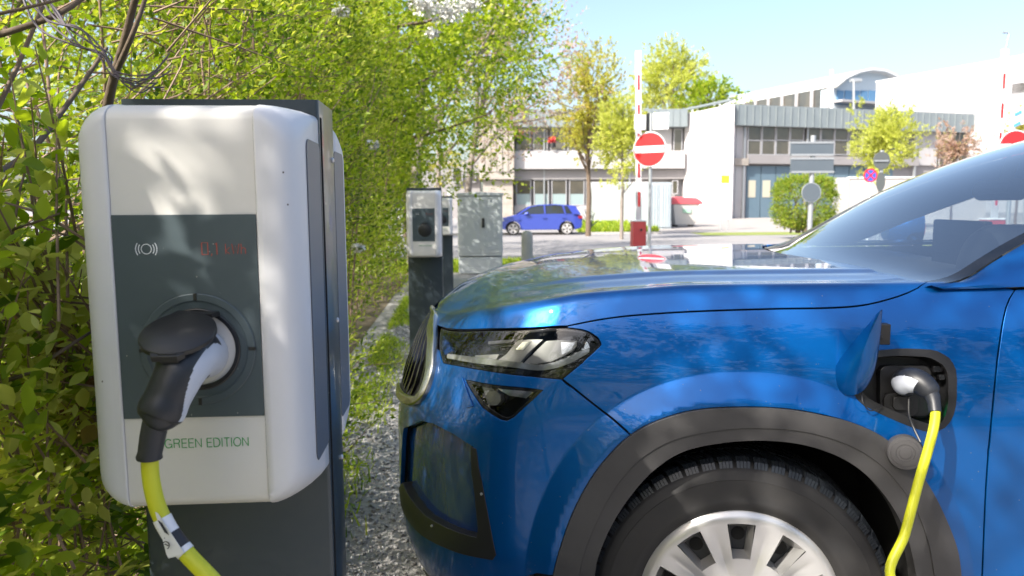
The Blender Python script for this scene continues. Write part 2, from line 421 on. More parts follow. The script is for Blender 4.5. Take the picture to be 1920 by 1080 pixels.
BLK = mat('black_plastic', (.012, .012, .013), .42, bump=(700, .2, .0005))
GBLK = mat('gloss_black', (.006, .006, .007), .12)
VOID = mat('dark_void', (.004, .004, .004), .9)
CHROME = mat('satin_chrome', (.42, .41, .38), .26, 1.0)
SILV = mat('silver_lacquer', (.52, .52, .53), .3, .55, .6)
DKBL = mat('deep_blue_plastic', (.004, .03, .13), .18, 0.2, .8)
car = thing('parked_car', (WX+1.3, YC, 0), 'large blue suv with open charging flap and yellow cable plugged into its fender', 'car')
def LN(pts, n=40): return [tuple(p) for p in spline(pts, n)]
hood_line = LN([(1065, 611), (1120, 600), (1180, 592), (1300, 584), (1450, 579), (1560, 577), (1620, 572), (1680, 557), (1715, 543), (1737, 529)], 36)
lamp = [(826, 616)]+LN([(1062, 615), (1100, 622), (1122, 638), (1126, 647)], 10)+LN([(1124, 650), (1110, 663), (1054, 711)], 6)+LN([(1050, 711), (960, 702), (895, 692), (830, 680)], 12)+[(823, 655)]
arch_out = LN([(1037, 1079), (1050, 1030), (1075, 960), (1110, 895), (1150, 845), (1185, 814), (1230, 790), (1300, 770), (1390, 764), (1480, 768), (1560, 783), (1620, 803), (1660, 825), (1700, 860), (1740, 915), (1770, 975), (1790, 1030), (1797, 1079)], 80)
arch_in = LN([(1114, 1079), (1120, 1045), (1145, 985), (1180, 930), (1225, 880), (1280, 845), (1350, 829), (1420, 824), (1490, 829), (1550, 845), (1600, 870), (1640, 905), (1680, 960), (1705, 1020), (1718, 1079)], 80)
arch_mid = LN([(1085, 1079), (1095, 1035), (1122, 968), (1158, 905), (1205, 855), (1262, 823), (1340, 806), (1410, 801), (1495, 806), (1565, 823), (1620, 848), (1665, 885), (1712, 948), (1738, 1015), (1750, 1079)], 80)
door_line = LN([(1903, 543), (1888, 572), (1875, 640), (1862, 760), (1850, 900), (1842, 1079)], 30)
port = LN([(1640, 661), (1690, 657), (1742, 659)], 6)+LN([(1755, 662), (1778, 676), (1788, 695)], 5)+LN([(1790, 712), (1789, 755), (1784, 778)], 5)+LN([(1778, 790), (1765, 803), (1745, 807), (1722, 801)], 6)+LN([(1705, 795), (1660, 776), (1622, 757)], 6)+LN([(1612, 748), (1604, 735), (1606, 718), (1614, 690)], 6)
fogl = [(872, 712), (1018, 732), (962, 783), (950, 789), (938, 786), (905, 764)]
U = lambda s, top=None: uvpoly(s, top=top)
VB = -.80                                             # bottom of the flank sheets
u_lamp = U(lamp, False); u_hood = U(hood_line, False); u_ao = U(arch_out, False); u_ai = U(arch_in, False); u_am = U(arch_mid, False); u_door = U(door_line, False)
u_port = U(port, False); u_fog = U(fogl, False)
def arch_close(pts, below):   # carry the arch line on below the frame, down to v=below
    (ua, va), (ub, vb) = pts[0], pts[-1]
    return [(ua-.01, below)]+pts+[(ub+.01, below)]
ao = arch_close(u_ao, VB); ai = arch_close(u_ai, VB); am = arch_close(u_am, VB)
uc = WX+.283-.52+1                                      # u of the wheel centre (x at mid height)
# shutline between bumper and fender
i_sh = min(range(len(arch_out)), key=lambda i: abs(arch_out[i][0]-1185)+abs(arch_out[i][1]-814))
sh = U(LN([(1054, 711), (1110, 756), (1150, 787)], 6), False)
i_lc = min(range(len(lamp)), key=lambda i: math.hypot(lamp[i][0]-1054, lamp[i][1]-711))
i_lt = min(range(len(lamp)), key=lambda i: math.hypot(lamp[i][0]-1062, lamp[i][1]-615))
# fender: hood line, door line, down, arch, shutline, lamp edge
dvb = [(u_door[-1][0]-.005, VB)]
fender = u_hood+[inv(1760, 528, False), inv(1830, 530, False)]+u_door+dvb+ao[::-1][:len(ao)-1-i_sh]+sh[::-1]+u_lamp[i_lt:i_lc][::-1]
def crease(k):
    out = []
    for t in np.linspace(.02, math.pi-.02, 230):
        a = abs(math.cos(t)); b = math.sin(t); r = (a**2.2+b**2.2)**(-1/2.2); x = WX-.50*k*r*math.cos(t); z = WZ+.553*k*r*math.sin(t); xn = tab(T_xn, z)
        u = x-xn-.52+1
        if u < 1:
            c = 1-(x-xn)/.52; u = math.acos(min(1, c**(2.45/2)))/(math.pi/2)
        zc_ = float(tab(T_zc, side_pt(np.array(u), np.array(1.08))[0])); out.append((u, z-zc_))
    return out
CRL = [crease(k) for k in (.985, .993, 1.0, 1.007, 1.015)]
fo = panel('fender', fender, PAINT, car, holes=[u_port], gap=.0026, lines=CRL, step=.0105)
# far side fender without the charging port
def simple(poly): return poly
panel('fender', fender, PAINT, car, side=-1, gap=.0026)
# hood: flank below the crease and the whole top to the middle
_, vfront = u_lamp[0]
lt = [(p[0], p[1]+.004) for p in u_lamp[:i_lt+1]]
u_cowl = U([(1737, 529), (1730, 529)], False)[0][0]
xc_end = u_hood[-1][0]
hood = [('uv', 0.0, 1.0)]
v_nose = -.012
hp = [(0.0, v_nose), (.10, v_nose), (.25, v_nose-.004)]+[p for p in lt if p[0] > .27]+u_hood+[(xc_end+.002, .02), (xc_end-.05, .25), (xc_end-.10, .5), (xc_end-.15, .8), (xc_end-.165, .999), (0.0, .999)]
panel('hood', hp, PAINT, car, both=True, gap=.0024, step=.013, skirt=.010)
# front bumper: from the middle of the nose back to the arch
v_lb = [p for p in u_lamp[i_lc:]]                       # lower edge of the lamp, running forwards
v_bot = -.73
inlet = U([(757, 803), (790, 790), (812, 795), (850, 815), (886, 838), (897, 905), (912, 975), (928, 1040), (922, 1047), (900, 1043), (860, 1033), (800, 1005), (770, 975), (752, 940)], False)
bump = [(0.0, v_bot), (0.0, -.03)]+[(.12, -.03), (.22, -.03)]+v_lb[::-1]+sh[1:]+ao[1:i_sh+2][::-1]+[(ao[0][0]-.02, -.66), (ao[0][0]-.10, v_bot+.02)]
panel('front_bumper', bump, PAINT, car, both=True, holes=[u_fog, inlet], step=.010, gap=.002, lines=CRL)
# recessed corner panel and black frame of the inlet
for sd in (1, -1): panel('bumper_insert', inlet, DKBL, car, off=-.022, side=sd, gap=-.006, skirt=0)
fr = U([(884, 838), (893, 842), (903, 900), (930, 1040), (924, 1049), (900, 1045), (858, 1035), (798, 1007), (768, 977), (750, 940), (750, 915), (756, 905), (775, 940), (800, 968), (840, 990), (895, 1008), (897, 990), (890, 920)], False)
for sd in (1, -1): panel('inlet_frame', fr, BLK, car, off=.003, side=sd, gap=0, skirt=.03)

for (px, py) in ((904, 925), (812, 985)):
    uu, vv = inv(px, py, False); c = to_world(body(np.array(uu), np.array(vv))); nn = n_world(body_n(np.array(uu), np.array(vv)))
    M().cyl(c, c+nn*.006, .0035, .003, 10).build('screw_head', SILV, car)
lip = [(0.0, -.84), (0.0, v_bot-.003), (ao[0][0]-.10, v_bot+.017), (ao[0][0]-.03, -.665), (ao[0][0]-.02, -.82)]
panel('lower_lip', lip, BLK, car, off=.004, both=True, gap=.001)
# doors behind the shutline
back_u = WX+.283-.52+1+2.79
d1 = [p for p in u_door]+[(u_door[-1][0]-.005, VB), (2.95, VB), (2.95, -.02), (u_door[0][0]+.03, -.012)]
d2 = [(2.953, -.02), (2.953, VB), (3.15, VB), (3.25, -.55), (3.50, -.25), (3.62, -.02)]
zc0 = -.012
for sd in (1, -1):
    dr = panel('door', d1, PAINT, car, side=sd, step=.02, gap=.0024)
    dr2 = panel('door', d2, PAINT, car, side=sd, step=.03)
    hb = M()
    for ux, pp in ((2.72, dr), (3.48, dr2)):
        c = to_world(body(np.array(ux), np.array(-.13)), sd); n_ = n_world(body_n(np.array(ux), np.array(-.13)), sd)
        h = M(); h.tube([c-np.array([.11, 0, 0])+n_*.005, c-np.array([.09, 0, 0])+n_*.035, c+np.array([.09, 0, 0])+n_*.035, c+np.array([.11, 0, 0])+n_*.005], .011, 10); h.build('handle', PAINT, pp)
# rear quarter
rcx = back_u
def ell(a, b, n, t0, t1, cu): return [(cu+a*math.cos(t), -(1.105-WZ)+b*math.sin(t)) for t in np.linspace(t0, t1, n)]
rq = [(3.155, VB), (3.255, -.55), (3.505, -.25), (3.625, -.02), (4.99, -.01), (4.99, -.80), (back_u+.45, -.80)]+[(back_u+.447*math.cos(t), -.755+.487*math.sin(t)) for t in np.linspace(0, math.pi, 30)]
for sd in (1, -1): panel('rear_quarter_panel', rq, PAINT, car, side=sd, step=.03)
# arch cladding in two steps and sill
cl = ao+am[::-1]; cl2 = [(p[0], p[1]) for p in am]+ai[::-1]
for sd in (1, -1):
    panel('arch_cladding', cl, CLAD, car, off=.010, side=sd, gap=.0004, skirt=.02)
    panel('arch_cladding', cl2, CLAD, car, off=.006, side=sd, gap=-.0006, skirt=.05)
    ra = [(back_u+a*.447*math.cos(t), -.755+a*.487*math.sin(t)) for a, ts in ((1.0, np.linspace(0, math.pi, 30)), (.80, np.linspace(math.pi, 0, 30))) for t in ts]
    panel('arch_cladding', ra, CLAD, car, off=.010, side=sd, gap=.0004, skirt=.03, step=.03)
    panel('sill', [(ao[-1][0]+.005, VB-.002), (ao[-1][0]+.005, -.88), (back_u-.45, -.88), (back_u-.45, VB-.002)], CLAD, car, off=.008, side=sd, step=.04)
# inner shell that closes the gaps, with the arches left open
def rho_f(q, k, cu, a, b): return ((np.abs(q[:, 0]-cu)/a)**2.2+(np.maximum(q[:, 1]+.755, 0)/b)**2.2)**(1/2.2)
sh_out = [(0.0, -.84), (0.0, .98), (xc_end-.20, .98), (xc_end-.14, .5), (xc_end-.04, .03), (4.985, -.004), (4.985, -.8)]
sh_out += [(back_u+.44*math.cos(t), -.755+.47*math.sin(t)) for t in np.linspace(0, math.pi, 24)]+[(p[0], p[1]-.0) for p in offset_poly(ai, -.03)][::-1]
panel('inner_shell', sh_out, VOID, car, off=-.016, both=True, gap=0, skirt=0, step=.03, holes=[offset_poly(u_port, -.004), offset_poly(u_fog, 0), offset_poly(u_lamp, .006), inlet])
# ---- wheel wells
for sd in (1, -1):
    yo = W0-.05
    for cx in (WX, WX+2.79):
        wl = M(); n = 30; V = []
        for t in np.linspace(-.35, math.pi+.35, n):
            for yy in (yo, .45): V.append((cx+.415*math.cos(t), YC-yy*sd, WZ+.40*math.sin(t)+.045))
        wl.add(V, [(2*i, 2*i+2, 2*i+3, 2*i+1) for i in range(n-1)]+[[2*i+1 for i in range(n)]])
        wl.build('wheel_liner', VOID, car)
# ---- wheels
TY = mat('tyre_rubber', (.014, .014, .015), .62, noise=(7, .2, (.026, .024, .023)), bump=(400, .15, .0006))
TYR = mat('tyre_tread', (.02, .024, .03), .38, bump=(300, .2, .001))
HUB = mat('hub_silver', (.50, .49, .48), .28, .6, .5, noise=(3, .2, (.56, .55, .54)))
STL = mat('steel_wheel', (.015, .017, .02), .45)
def make_wheel(cx, sd, detail=True):
    yf = YC-(W0-.035)*sd; c = np.array([cx, yf, .339]); sq_ = lambda r: r if r < .223 else .223+(r-.223)*.945; ax = np.array([0, -1.0*sd, 0])     # ax points outwards
    w_ = thing_part('wheel', car, c)
    t = M()
    prof = [(.222, -.020), (.232, -.004), (.243, .004), (.258, .0075), (.2605, .0065), (.285, .0065), (.310, .0035), (.3105, .0022), (.328, -.003), (.333, -.0055), (.345, -.016), (.351, -.032), (.352, -.20), (.340, -.222), (.30, -.235), (.24, -.225)]
    t.lathe([(sq_(r), h) for r, h in prof], c, ax, 96)
    ty = t.build('tyre', TY, w_, smooth=50)
    tr = M(); nb = 54
    A = np.array([1.0, 0, 0]); B = np.array([0, 0, 1.0])
    def pt(r, h, a):
        if r > .30: r = sq_(r)
        return c+(A*math.cos(a)+B*math.sin(a))*r+ax*h
    for k in range(nb):
        a = 2*math.pi*k/nb; wd = 2*math.pi/nb
        # shoulder block with fine sipes, sweeping backwards across the tread
        for j in range(4):
            a0 = a+wd*(.02+j*.198); a1 = a0+wd*.172
            ring = [(.337, -.0075, 0), (.352, -.014, 0), (.3605, -.026, .02), (.3625, -.060, .22), (.3625, -.075, .30)]
            V = []
            for (r, h, sw) in ring:
                V += [pt(r, h, a0+sw*wd*2.0), pt(r, h, a1+sw*wd*2.0)]
            V += [pt(.345, -.075, a0+.6*wd), pt(.345, -.075, a1+.6*wd), pt(.335, -.018, a0), pt(.335, -.018, a1)]
            q = len(V); Fc = [(2*i, 2*i+1, 2*i+3, 2*i+2) for i in range(5)]+[(0, 2, 4, 13-1, 12), (1, 3, 5, 13)] if False else [(2*i, 2*i+1, 2*i+3, 2*i+2) for i in range(5)]
            Fc += [(0, 2, 12), (2, 4, 12), (4, 6, 10), (6, 8, 10), (4, 10, 12), (1, 13, 3), (3, 13, 5), (5, 11, 7), (7, 11, 9), (5, 13, 11)]
            tr.add(V, Fc)
        for (h0, h1, s0) in ((-.083, -.112, .7), (-.118, -.145, 1.1), (-.151, -.178, .7)):
            for j in range(2):
                a0 = a+wd*(.04+j*.47)+s0*wd; a1 = a0+wd*.40
                V = [pt(.3625, h0, a0), pt(.3625, h0, a1), pt(.3625, h1, a1+.25*wd), pt(.3625, h1, a0+.25*wd), pt(.348, h0, a0), pt(.348, h0, a1), pt(.348, h1, a1+.25*wd), pt(.348, h1, a0+.25*wd)]
                tr.add(V, [(0, 1, 2, 3), (0, 4, 5, 1), (1, 5, 6, 2), (2, 6, 7, 3), (3, 7, 4, 0)])
    tr.build('tread', TYR, ty, smooth=30)
    # hub cap: ten windows between ten broad spokes
    Rc = .232; h = M(); Vh = []; Fh = []
    def dome(r): return .004+.016*(1-(r/Rc)**2)
    NA = 200; rr = [.03, .06, .09, .118, .124, .15, .18, .198, .204, .214, .224, Rc]
    for k in range(NA):
        a = 2*math.pi*k/NA+math.pi/2
        dd_ = abs((k/NA*10+.5) % 1-.5); gv = .007*max(0, (dd_-.22)/.28)**1.3
        for r in rr: Vh.append(pt(r, dome(r)-gv*math.sin(math.pi*np.clip((r-.06)/.15, 0, 1))-(.010 if r >= Rc else (.003 if r > .222 else 0)), a))
    q = len(rr)
    def inwin(am_, r):
        d = ((am_+.5)/NA*10+.5) % 1-.5; d = abs(d)*2*math.pi/10*r
        hw = np.interp(r, [.12, .20], [.020, .0285]); return .118 < r < .204 and d < hw
    for k in range(NA):
        k2 = (k+1) % NA
        for i in range(q-1):
            rm = (rr[i]+rr[i+1])/2
            if i in (4, 5, 6, 7) and inwin(k, rm): continue
            Fh.append((k*q+i, k*q+i+1, k2*q+i+1, k2*q+i))
    Fh.append([k*q for k in range(NA)][::-1])
    h.add(Vh, Fh)
    for j in range(10):                                  # window walls funnel inwards
        a = 2*math.pi*j/10+math.pi/2
        def loc(r, s_, hh): # s_: metres sideways
            return c+(A*math.cos(a)+B*math.sin(a))*r+(-A*math.sin(a)+B*math.cos(a))*s_+ax*hh
        o_ = [(.121, -.0205), (.121, .0205), (.204, .0290), (.204, -.0290)]; i_ = [(.125, -.014), (.125, .014), (.182, .0205), (.182, -.0205)]
        V = [loc(r, s_, dome(r)+.0005) for r, s_ in o_]+[loc(r, s_, -.032) for r, s_ in i_]
        h.add(V, [(0, 1, 5, 4), (1, 2, 6, 5), (2, 3, 7, 6), (3, 0, 4, 7)])
        # spoke rib line
    h.build('hub_cap', HUB, w_, smooth=38)
    st = M(); st.lathe([(.0, -.034), (.12, -.034), (.20, -.036), (.222, -.02), (.222, -.05)], c, ax, 48)
    st.build('steel_rim', STL, w_)
    for j in range(10):
        a = 2*math.pi*j/10+math.pi/2; cc = pt(.163, -.0345, a); M().lathe([(.0, .0015), (.0135, .0015), (.0150, .0022), (.0165, .0005)], cc, ax, 20).build('rim_hole', VOID, w_)
    return w_
def thing_part(name, parent, loc):
    o = bpy.data.objects.new(name, None); C.objects.link(o); o.parent = parent; o.location = Vector(loc)-base_of(parent); o.empty_display_size = .05
    return o
wheel = make_wheel(WX, 1)
w2 = copy_tree(wheel, car); w2.location.x += 2.79
for xx in (0, 2.79):
    w3 = copy_tree(wheel, car); w3.rotation_euler = (0, 0, math.pi); w3.location = (wheel.location.x+xx, -wheel.location.y, wheel.location.z)
# ---- headlight
LENS = glass_mat('lamp_lens', (.86, .87, .87), 1.45, .0, .02)
LREF = mat('lamp_reflector', (.85, .85, .82), .12, 1.0)
LWHT = mat('lamp_bezel', (.32, .32, .30), .3, .4)
def off_pt(px, py, d, sd=1):
    uu, vv = inv(px, py, False); b = body(np.array(uu), np.array(vv))+body_n(np.array(uu), np.array(vv))*d
    return to_world(b, sd)
for sd in (1, -1):
    hl = panel('headlight', u_lamp, LENS, car, side=sd, off=-.001, gap=.002, skirt=0)
    panel('lamp_housing', u_lamp, GBLK, hl, side=sd, off=-.050, gap=-.004, skirt=0)
    panel('lamp_rim', u_lamp, GBLK, hl, side=sd, off=-.002, gap=.0005, skirt=.048, holes=[offset_poly(resample(u_lamp, .02), .006)])
    def lp(name, pts, m, d0, d1=None, step=.008):
        q = U(pts, False); return panel(name, q, m, hl, side=sd, off=d0, gap=0, skirt=.012, step=step)
    lp('reflector', [(921, 674), (940, 660), (953, 645), (962, 633), (985, 632), (1012, 633), (992, 650), (975, 668), (968, 678)], LWHT, -.024)
    lp('reflector', [(977, 679), (993, 664), (1008, 648), (1020, 637), (1050, 636), (1080, 638), (1079, 648), (1070, 658), (1050, 668), (1030, 677), (1000, 681)], LWHT, -.020)
    lp('reflector', [(878, 662), (925, 660), (920, 669), (878, 665)], LWHT, -.024)
    lp('reflector_facet', [(958, 651), (972, 637), (990, 636), (975, 652)], LREF, -.0225); lp('reflector_facet', [(1050, 640), (1076, 641), (1070, 655), (1052, 664)], LREF, -.0185)
    lp('lamp_fin', [(905, 634), (955, 631), (950, 636), (905, 639)], mat('lamp_trim_grey', (.14, .14, .14), .3, .4), -.022)
    lp('lamp_fin', LN([(1094, 653), (1100, 640), (1106, 652)], 6), LREF, -.015)
    lp('light_guide', LN([(832, 661), (880, 667), (960, 677), (1012, 684), (1060, 672), (1103, 652), (1110, 656), (1060, 684), (1014, 694), (960, 688), (880, 678), (832, 669)], 40), mat('light_guide_grey', (.42, .43, .40), .14, .5, .6), -.010)
    for k in range(9):
        a = k/9; x0 = 1035+a*62; y0 = 690-a*34
        lp('light_guide_rib', [(x0, y0-6), (x0+22-8*a, y0-7), (x0+22-8*a, y0-5), (x0, y0-4)], LREF, -.012) if k % 2 == 0 else None
    panel('lamp_corner', U([(824, 622), (835, 640), (842, 655), (832, 662), (824, 664)], False), DKBL, hl, side=sd, off=-.008, gap=0, skirt=.01)
    fg = panel('fog_lamp', u_fog, LENS, car, side=sd, off=-.004, gap=.002, skirt=0)
    panel('lamp_housing', u_fog, GBLK, fg, side=sd, off=-.045, gap=-.002, skirt=0)
    panel('lamp_rim', u_fog, GBLK, fg, side=sd, off=-.003, gap=0, skirt=.042, holes=[offset_poly(resample(u_fog, .02), .006)])
    panel('reflector', U([(893, 718), (915, 728), (930, 740), (932, 752), (925, 760), (908, 760)], False), LWHT, fg, side=sd, off=-.02, gap=0, skirt=.02)
    panel('reflector', U([(908, 716), (1004, 731), (982, 748), (948, 742)], False), LREF, fg, side=sd, off=-.02, gap=0, skirt=.02)
    panel('lamp_fin', U([(853, 708), (868, 708), (884, 752), (888, 762), (876, 764)], False), PAINT, car, side=sd, off=.004, gap=0, skirt=.01)
# ---- grille: chrome frame, black insert
def nose(u_, z, off=0.0, sd=1):
    x, y = side_pt(np.array(u_), np.array(z)); x2, y2 = side_pt(np.array(u_+.01), np.array(z)); t = np.array([x2-x, y2-y]); t /= np.linalg.norm(t)
    return np.array([x-t[1]*off, YC-(y+t[0]*off)*sd, z])
gr = thing_part('grille', car, (-.22, YC, .85))
ug = inv(812, 650, False)[0]
prof = [(1.0, .990), (1.0, .955), (1.0, .90), (1.0, .86), (.93, .815), (.80, .765), (.66, .735)]
def ring(off): 
    pts = [nose(ug*k, z, off, 1) for k, z in prof]; pts = [nose(ug*.5, 1.000, off, 1)]+pts+[nose(ug*.3, .728, off, 1)]
    return pts
def strip(m_, pa, n_off, thick, wid):
    pass
gpx = [(820, 588), (820, 604), (820, 630), (819, 660), (818, 688), (811, 718), (801, 742), (790, 755), (778, 762)]
guv = [inv(x, y, False) for x, y in gpx]
guv = [(guv[0][0]*.55, guv[0][1]+.012), (guv[0][0]*.88, guv[0][1]+.008)]+guv+[(guv[-1][0]*.55, guv[-1][1]-.002)]
gz_ = [float(body(np.array(a), np.array(b))[2]) for a, b in guv[1:-1]]
def uf(z): return float(np.interp(z, gz_[::-1], [g[0] for g in guv[1:-1]][::-1]))
for sd in (1, -1):
    cpts = spline(guv, 60); T = np.gradient(cpts, axis=0); T /= np.linalg.norm(T, axis=1)[:, None]; Nn = np.stack([-T[:, 1], T[:, 0]], 1)
    if Nn[30][0] > 0: Nn = -Nn
    mm = M(); V = []
    for (uu, vv), nn in zip(cpts, Nn):
        for (dw, dh) in ((.0, -.004), (.001, .010), (.005, .014), (.022, .016), (.027, .010), (.027, -.004)):
            a_ = max(uu+nn[0]*dw*1.25, .003); b_ = vv+nn[1]*dw; V.append(to_world(body(np.array(a_), np.array(b_))+body_n(np.array(a_), np.array(b_))*dh, sd))
    q = 6; mm.add(V, [(i*q+k, i*q+(k+1) % q, (i+1)*q+(k+1) % q, (i+1)*q+k) for i in range(len(cpts)-1) for k in range(q)]+[list(range(q)), [len(V)-1-k for k in range(q)]]); mm.build('grille_frame', CHROME, gr, smooth=40, bev=.0015)
    for k in range(13):
        kk = .93-k/13*.93; zt, zb = gz_[0]-.012, gz_[-1]+.012; zs = np.linspace(zb, zt, 12); V = []
        for z in zs:
            b_ = .004+.012*math.sin((z-zb)/(zt-zb)*math.pi)**.5; uu = uf(z)*kk
            for (du, o_) in ((-.0055, .000), (-.0045, b_), (.0045, b_), (.0055, .000)): V.append(nose(max(uu+du, .002), z, o_, sd))
        M().add(V, [(i*4+k2, i*4+(k2+1) % 4, (i+1)*4+(k2+1) % 4, (i+1)*4+k2) for i in range(11) for k2 in range(4)]+[(0, 1, 2, 3), (44, 45, 46, 47)]).build('grille_slat', GBLK, gr)
    bk = M(); nu = 16; V = [nose(uf(z)*i/nu*.99, z, .0035, sd) for i in range(nu+1) for z in np.linspace(gz_[-1], gz_[0], 10)]
    bk.add(V, [(i*10+k, (i+1)*10+k, (i+1)*10+k+1, i*10+k+1) for i in range(nu) for k in range(9)]); bk.build('grille_back', VOID, gr, smooth=60)
# ---- greenhouse
def Cc(t): return spline([(.94, 0, 1.128), (1.02, 0, 1.178), (1.22, 0, 1.282), (1.43, 0, 1.380), (1.70, 0, 1.480), (1.98, 0, 1.565), (2.25, 0, 1.625)], 60)[int(round(t*59))]
CP = spline([(.86, 0, 1.102), (.95, 0, 1.140), (1.077, 0, 1.222), (1.24, 0, 1.322), (1.40, 0, 1.396), (1.587, 0, 1.462), (1.863, 0, 1.540), (2.12, 0, 1.585)], 60)
_a = to_world(body(np.array(inv(1737, 529, False)[0]), np.array(-.004)))
EP = spline([(.965, .85, 1.084), (1.05, .835, 1.097), (1.12, .812, 1.135), (1.20, .787, 1.178), (1.42, .750, 1.285), (1.70, .710, 1.40), (2.0, .675, 1.485), (2.26, .645, 1.535)], 60)
def ws_pt(s, t, off=0, sd=1):
    a = np.stack([np.interp(t, np.linspace(0, 1, 60), CP[:, k]) for k in range(3)], -1); b = np.stack([np.interp(t, np.linspace(0, 1, 60), EP[:, k]) for k in range(3)], -1)
    k = np.abs(s)**2.0; p = a+(b-a)*np.stack([k, np.abs(s), k**1.1], -1); p[..., 1] = b[..., 1]*s
    return p
def ws_grid(s0, s1, t0, t1, ns, ntt, off=0.0):
    s = np.linspace(s0, s1, ns); t = np.linspace(t0, t1, ntt); Sg, Tg = np.meshgrid(s, t, indexing='ij')
    pt_ = ws_pt(Sg, Tg); e = .01
    n_ = np.cross(ws_pt(Sg+e, Tg)-ws_pt(Sg-e, Tg), ws_pt(Sg, np.clip(Tg+e, 0, 1))-ws_pt(Sg, np.clip(Tg-e, 0, 1))); n_ /= np.linalg.norm(n_, axis=-1)[..., None]
    n_ = n_*np.sign(n_[..., 2:3]); pt_ = pt_+n_*off
    V = to_world(pt_).reshape(-1, 3); N = n_world(n_).reshape(-1, 3)
    return V, [(i*ntt+k, i*ntt+k+1, (i+1)*ntt+k+1, (i+1)*ntt+k) for i in range(ns-1) for k in range(ntt-1)], N
WSG = glass_mat('windscreen_glass', (.80, .88, .90), 1.6, .0, .30)
V, Fc, N = ws_grid(-.97, .97, .005, 1, 50, 50); wso = mesh_obj('windscreen', V, Fc, WSG, car, normals=N)
for s0, s1 in ((.955, 1.0), (-1.0, -.955)):
    V, Fc, N = ws_grid(s0, s1, 0, 1, 5, 50, .006); mesh_obj('windscreen_trim', V, Fc, GBLK, car, normals=N)
V, Fc, N = ws_grid(-.955, .955, .93, 1.0, 40, 5, -.004); mesh_obj('sunshade_band', V, Fc, VOID, car, normals=N)
for sd in (1, -1):
    # painted pillar outside the trim, roof rail and side glass
    E2 = EP.copy(); lo_ = spline([(1.00, .868, 1.084), (1.14, .866, 1.090), (1.34, .862, 1.104), (1.54, .835, 1.190), (1.80, .775, 1.30), (2.03, .725, 1.40), (2.28, .685, 1.485)], 60)
    rows = []
    for a, b in zip(E2, lo_):
        mid = (a+b)/2+np.array([0, .010, .006]); rows.append([a+np.array([0, .002, .003]), (a+mid)/2+np.array([0, .008, .006]), mid+np.array([0, .004, 0]), (mid+b)/2+np.array([0, .004, 0]), b, b-np.array([0, .03, 0])])
    V = np.array([to_world(np.array(r), sd) for r in rows]).reshape(-1, 3)
    o = mesh_obj('windscreen_pillar', V, [(i*6+k, (i+1)*6+k, (i+1)*6+k+1, i*6+k+1) if sd == 1 else (i*6+k, i*6+k+1, (i+1)*6+k+1, (i+1)*6+k) for i in range(59) for k in range(5)], PAINT, car, smooth=40)
    # roof: from header back, to the rail
rx = np.array([2.12, 2.28, 2.6, 3.1, 3.6, 4.0, 4.22, 4.32]); rz = np.array([1.580, 1.605, 1.642, 1.652, 1.640, 1.60, 1.565, 1.54]); ry = np.array([.645, .655, .66, .66, .65, .63, .61, .59])
def roof_pt(i, s):
    x = rx[i]+(.16*abs(s)**2 if i == 0 else (.05*abs(s)**2 if i == 1 else 0)); return np.array([x, ry[i]*s, rz[i]-.05*abs(s)**2.6])
V = []; ns = 21
for i in range(len(rx)):
    for s in np.linspace(-1, 1, ns): V.append(to_world(roof_pt(i, s)))
mesh_obj('roof', V, [(i*ns+k, i*ns+k+1, (i+1)*ns+k+1, (i+1)*ns+k) for i in range(len(rx)-1) for k in range(ns-1)], PAINT, car, smooth=60)
SGL = glass_mat('side_glass', (.75, .80, .80), 1.5, 0, .03); DGL = glass_mat('rear_side_glass', (.10, .11, .12), 1.5, 0, .05)
for sd in (1, -1):
    def q3(*p): return [to_world(np.array(a, float), sd) for a in p]
    g1 = q3((1.36, .855, 1.112), (1.56, .828, 1.19), (1.81, .770, 1.30), (2.04, .72, 1.40), (2.30, .685, 1.48), (2.72, .66, 1.53), (2.72, .845, 1.12))
    M().add(g1, [list(range(7))]).build('side_window', SGL, car)
    g2 = q3((2.80, .845, 1.12), (2.80, .66, 1.535), (3.55, .64, 1.53), (3.62, .835, 1.125)); M().add(g2, [(0, 1, 2, 3)]).build('side_window', DGL, car)
    g3 = q3((3.70, .83, 1.125), (3.63, .64, 1.525), (4.0, .62, 1.50), (4.20, .78, 1.14)); M().add(g3, [(0, 1, 2, 3)]).build('side_window', DGL, car)
    fr_ = M()
    for (a, b) in (((2.70, .85, 1.11), (2.70, .665, 1.55)), ((2.76, .85, 1.11), (2.76, .665, 1.55)), ((3.60, .84, 1.11), (3.57, .645, 1.55))):
        A_, B_ = q3(a, b); fr_.prism([A_, A_+[.06, 0, 0], B_+[.06, 0, 0], B_], (0, .02*sd, 0))
    fr_.build('window_pillar', GBLK, car)
    tr = M(); tr.tube(q3((1.30, .870, 1.100), (2.0, .872, 1.110), (3.0, .868, 1.118), (4.2, .80, 1.13)), .012, 8); tr.build('belt_trim', GBLK, car)
    rl = M(); rl.tube(q3(*[(x, y+.01, z-.045) for x, y, z in zip(rx[1:], ry[1:], rz[1:])]), .028, 8); rl.build('roof_rail', GBLK, car)
    # door mirror
    mr = M(); c = np.array(to_world(np.array([1.62, 1.02, 1.17]), sd))
    mr.lathe([(.0, -.09), (.06, -.082), (.10, -.04), (.115, .0), (.11, .05), (.09, .06), (0, .055)], c, (1, 0, 0), 20)
    mo = mr.build('door_mirror', PAINT, car); M().tube([c-np.array([0, -.1*sd, .05]), c+np.array([0, .17*sd, -.07])], .022, 8).build('mirror_arm', GBLK, mo)
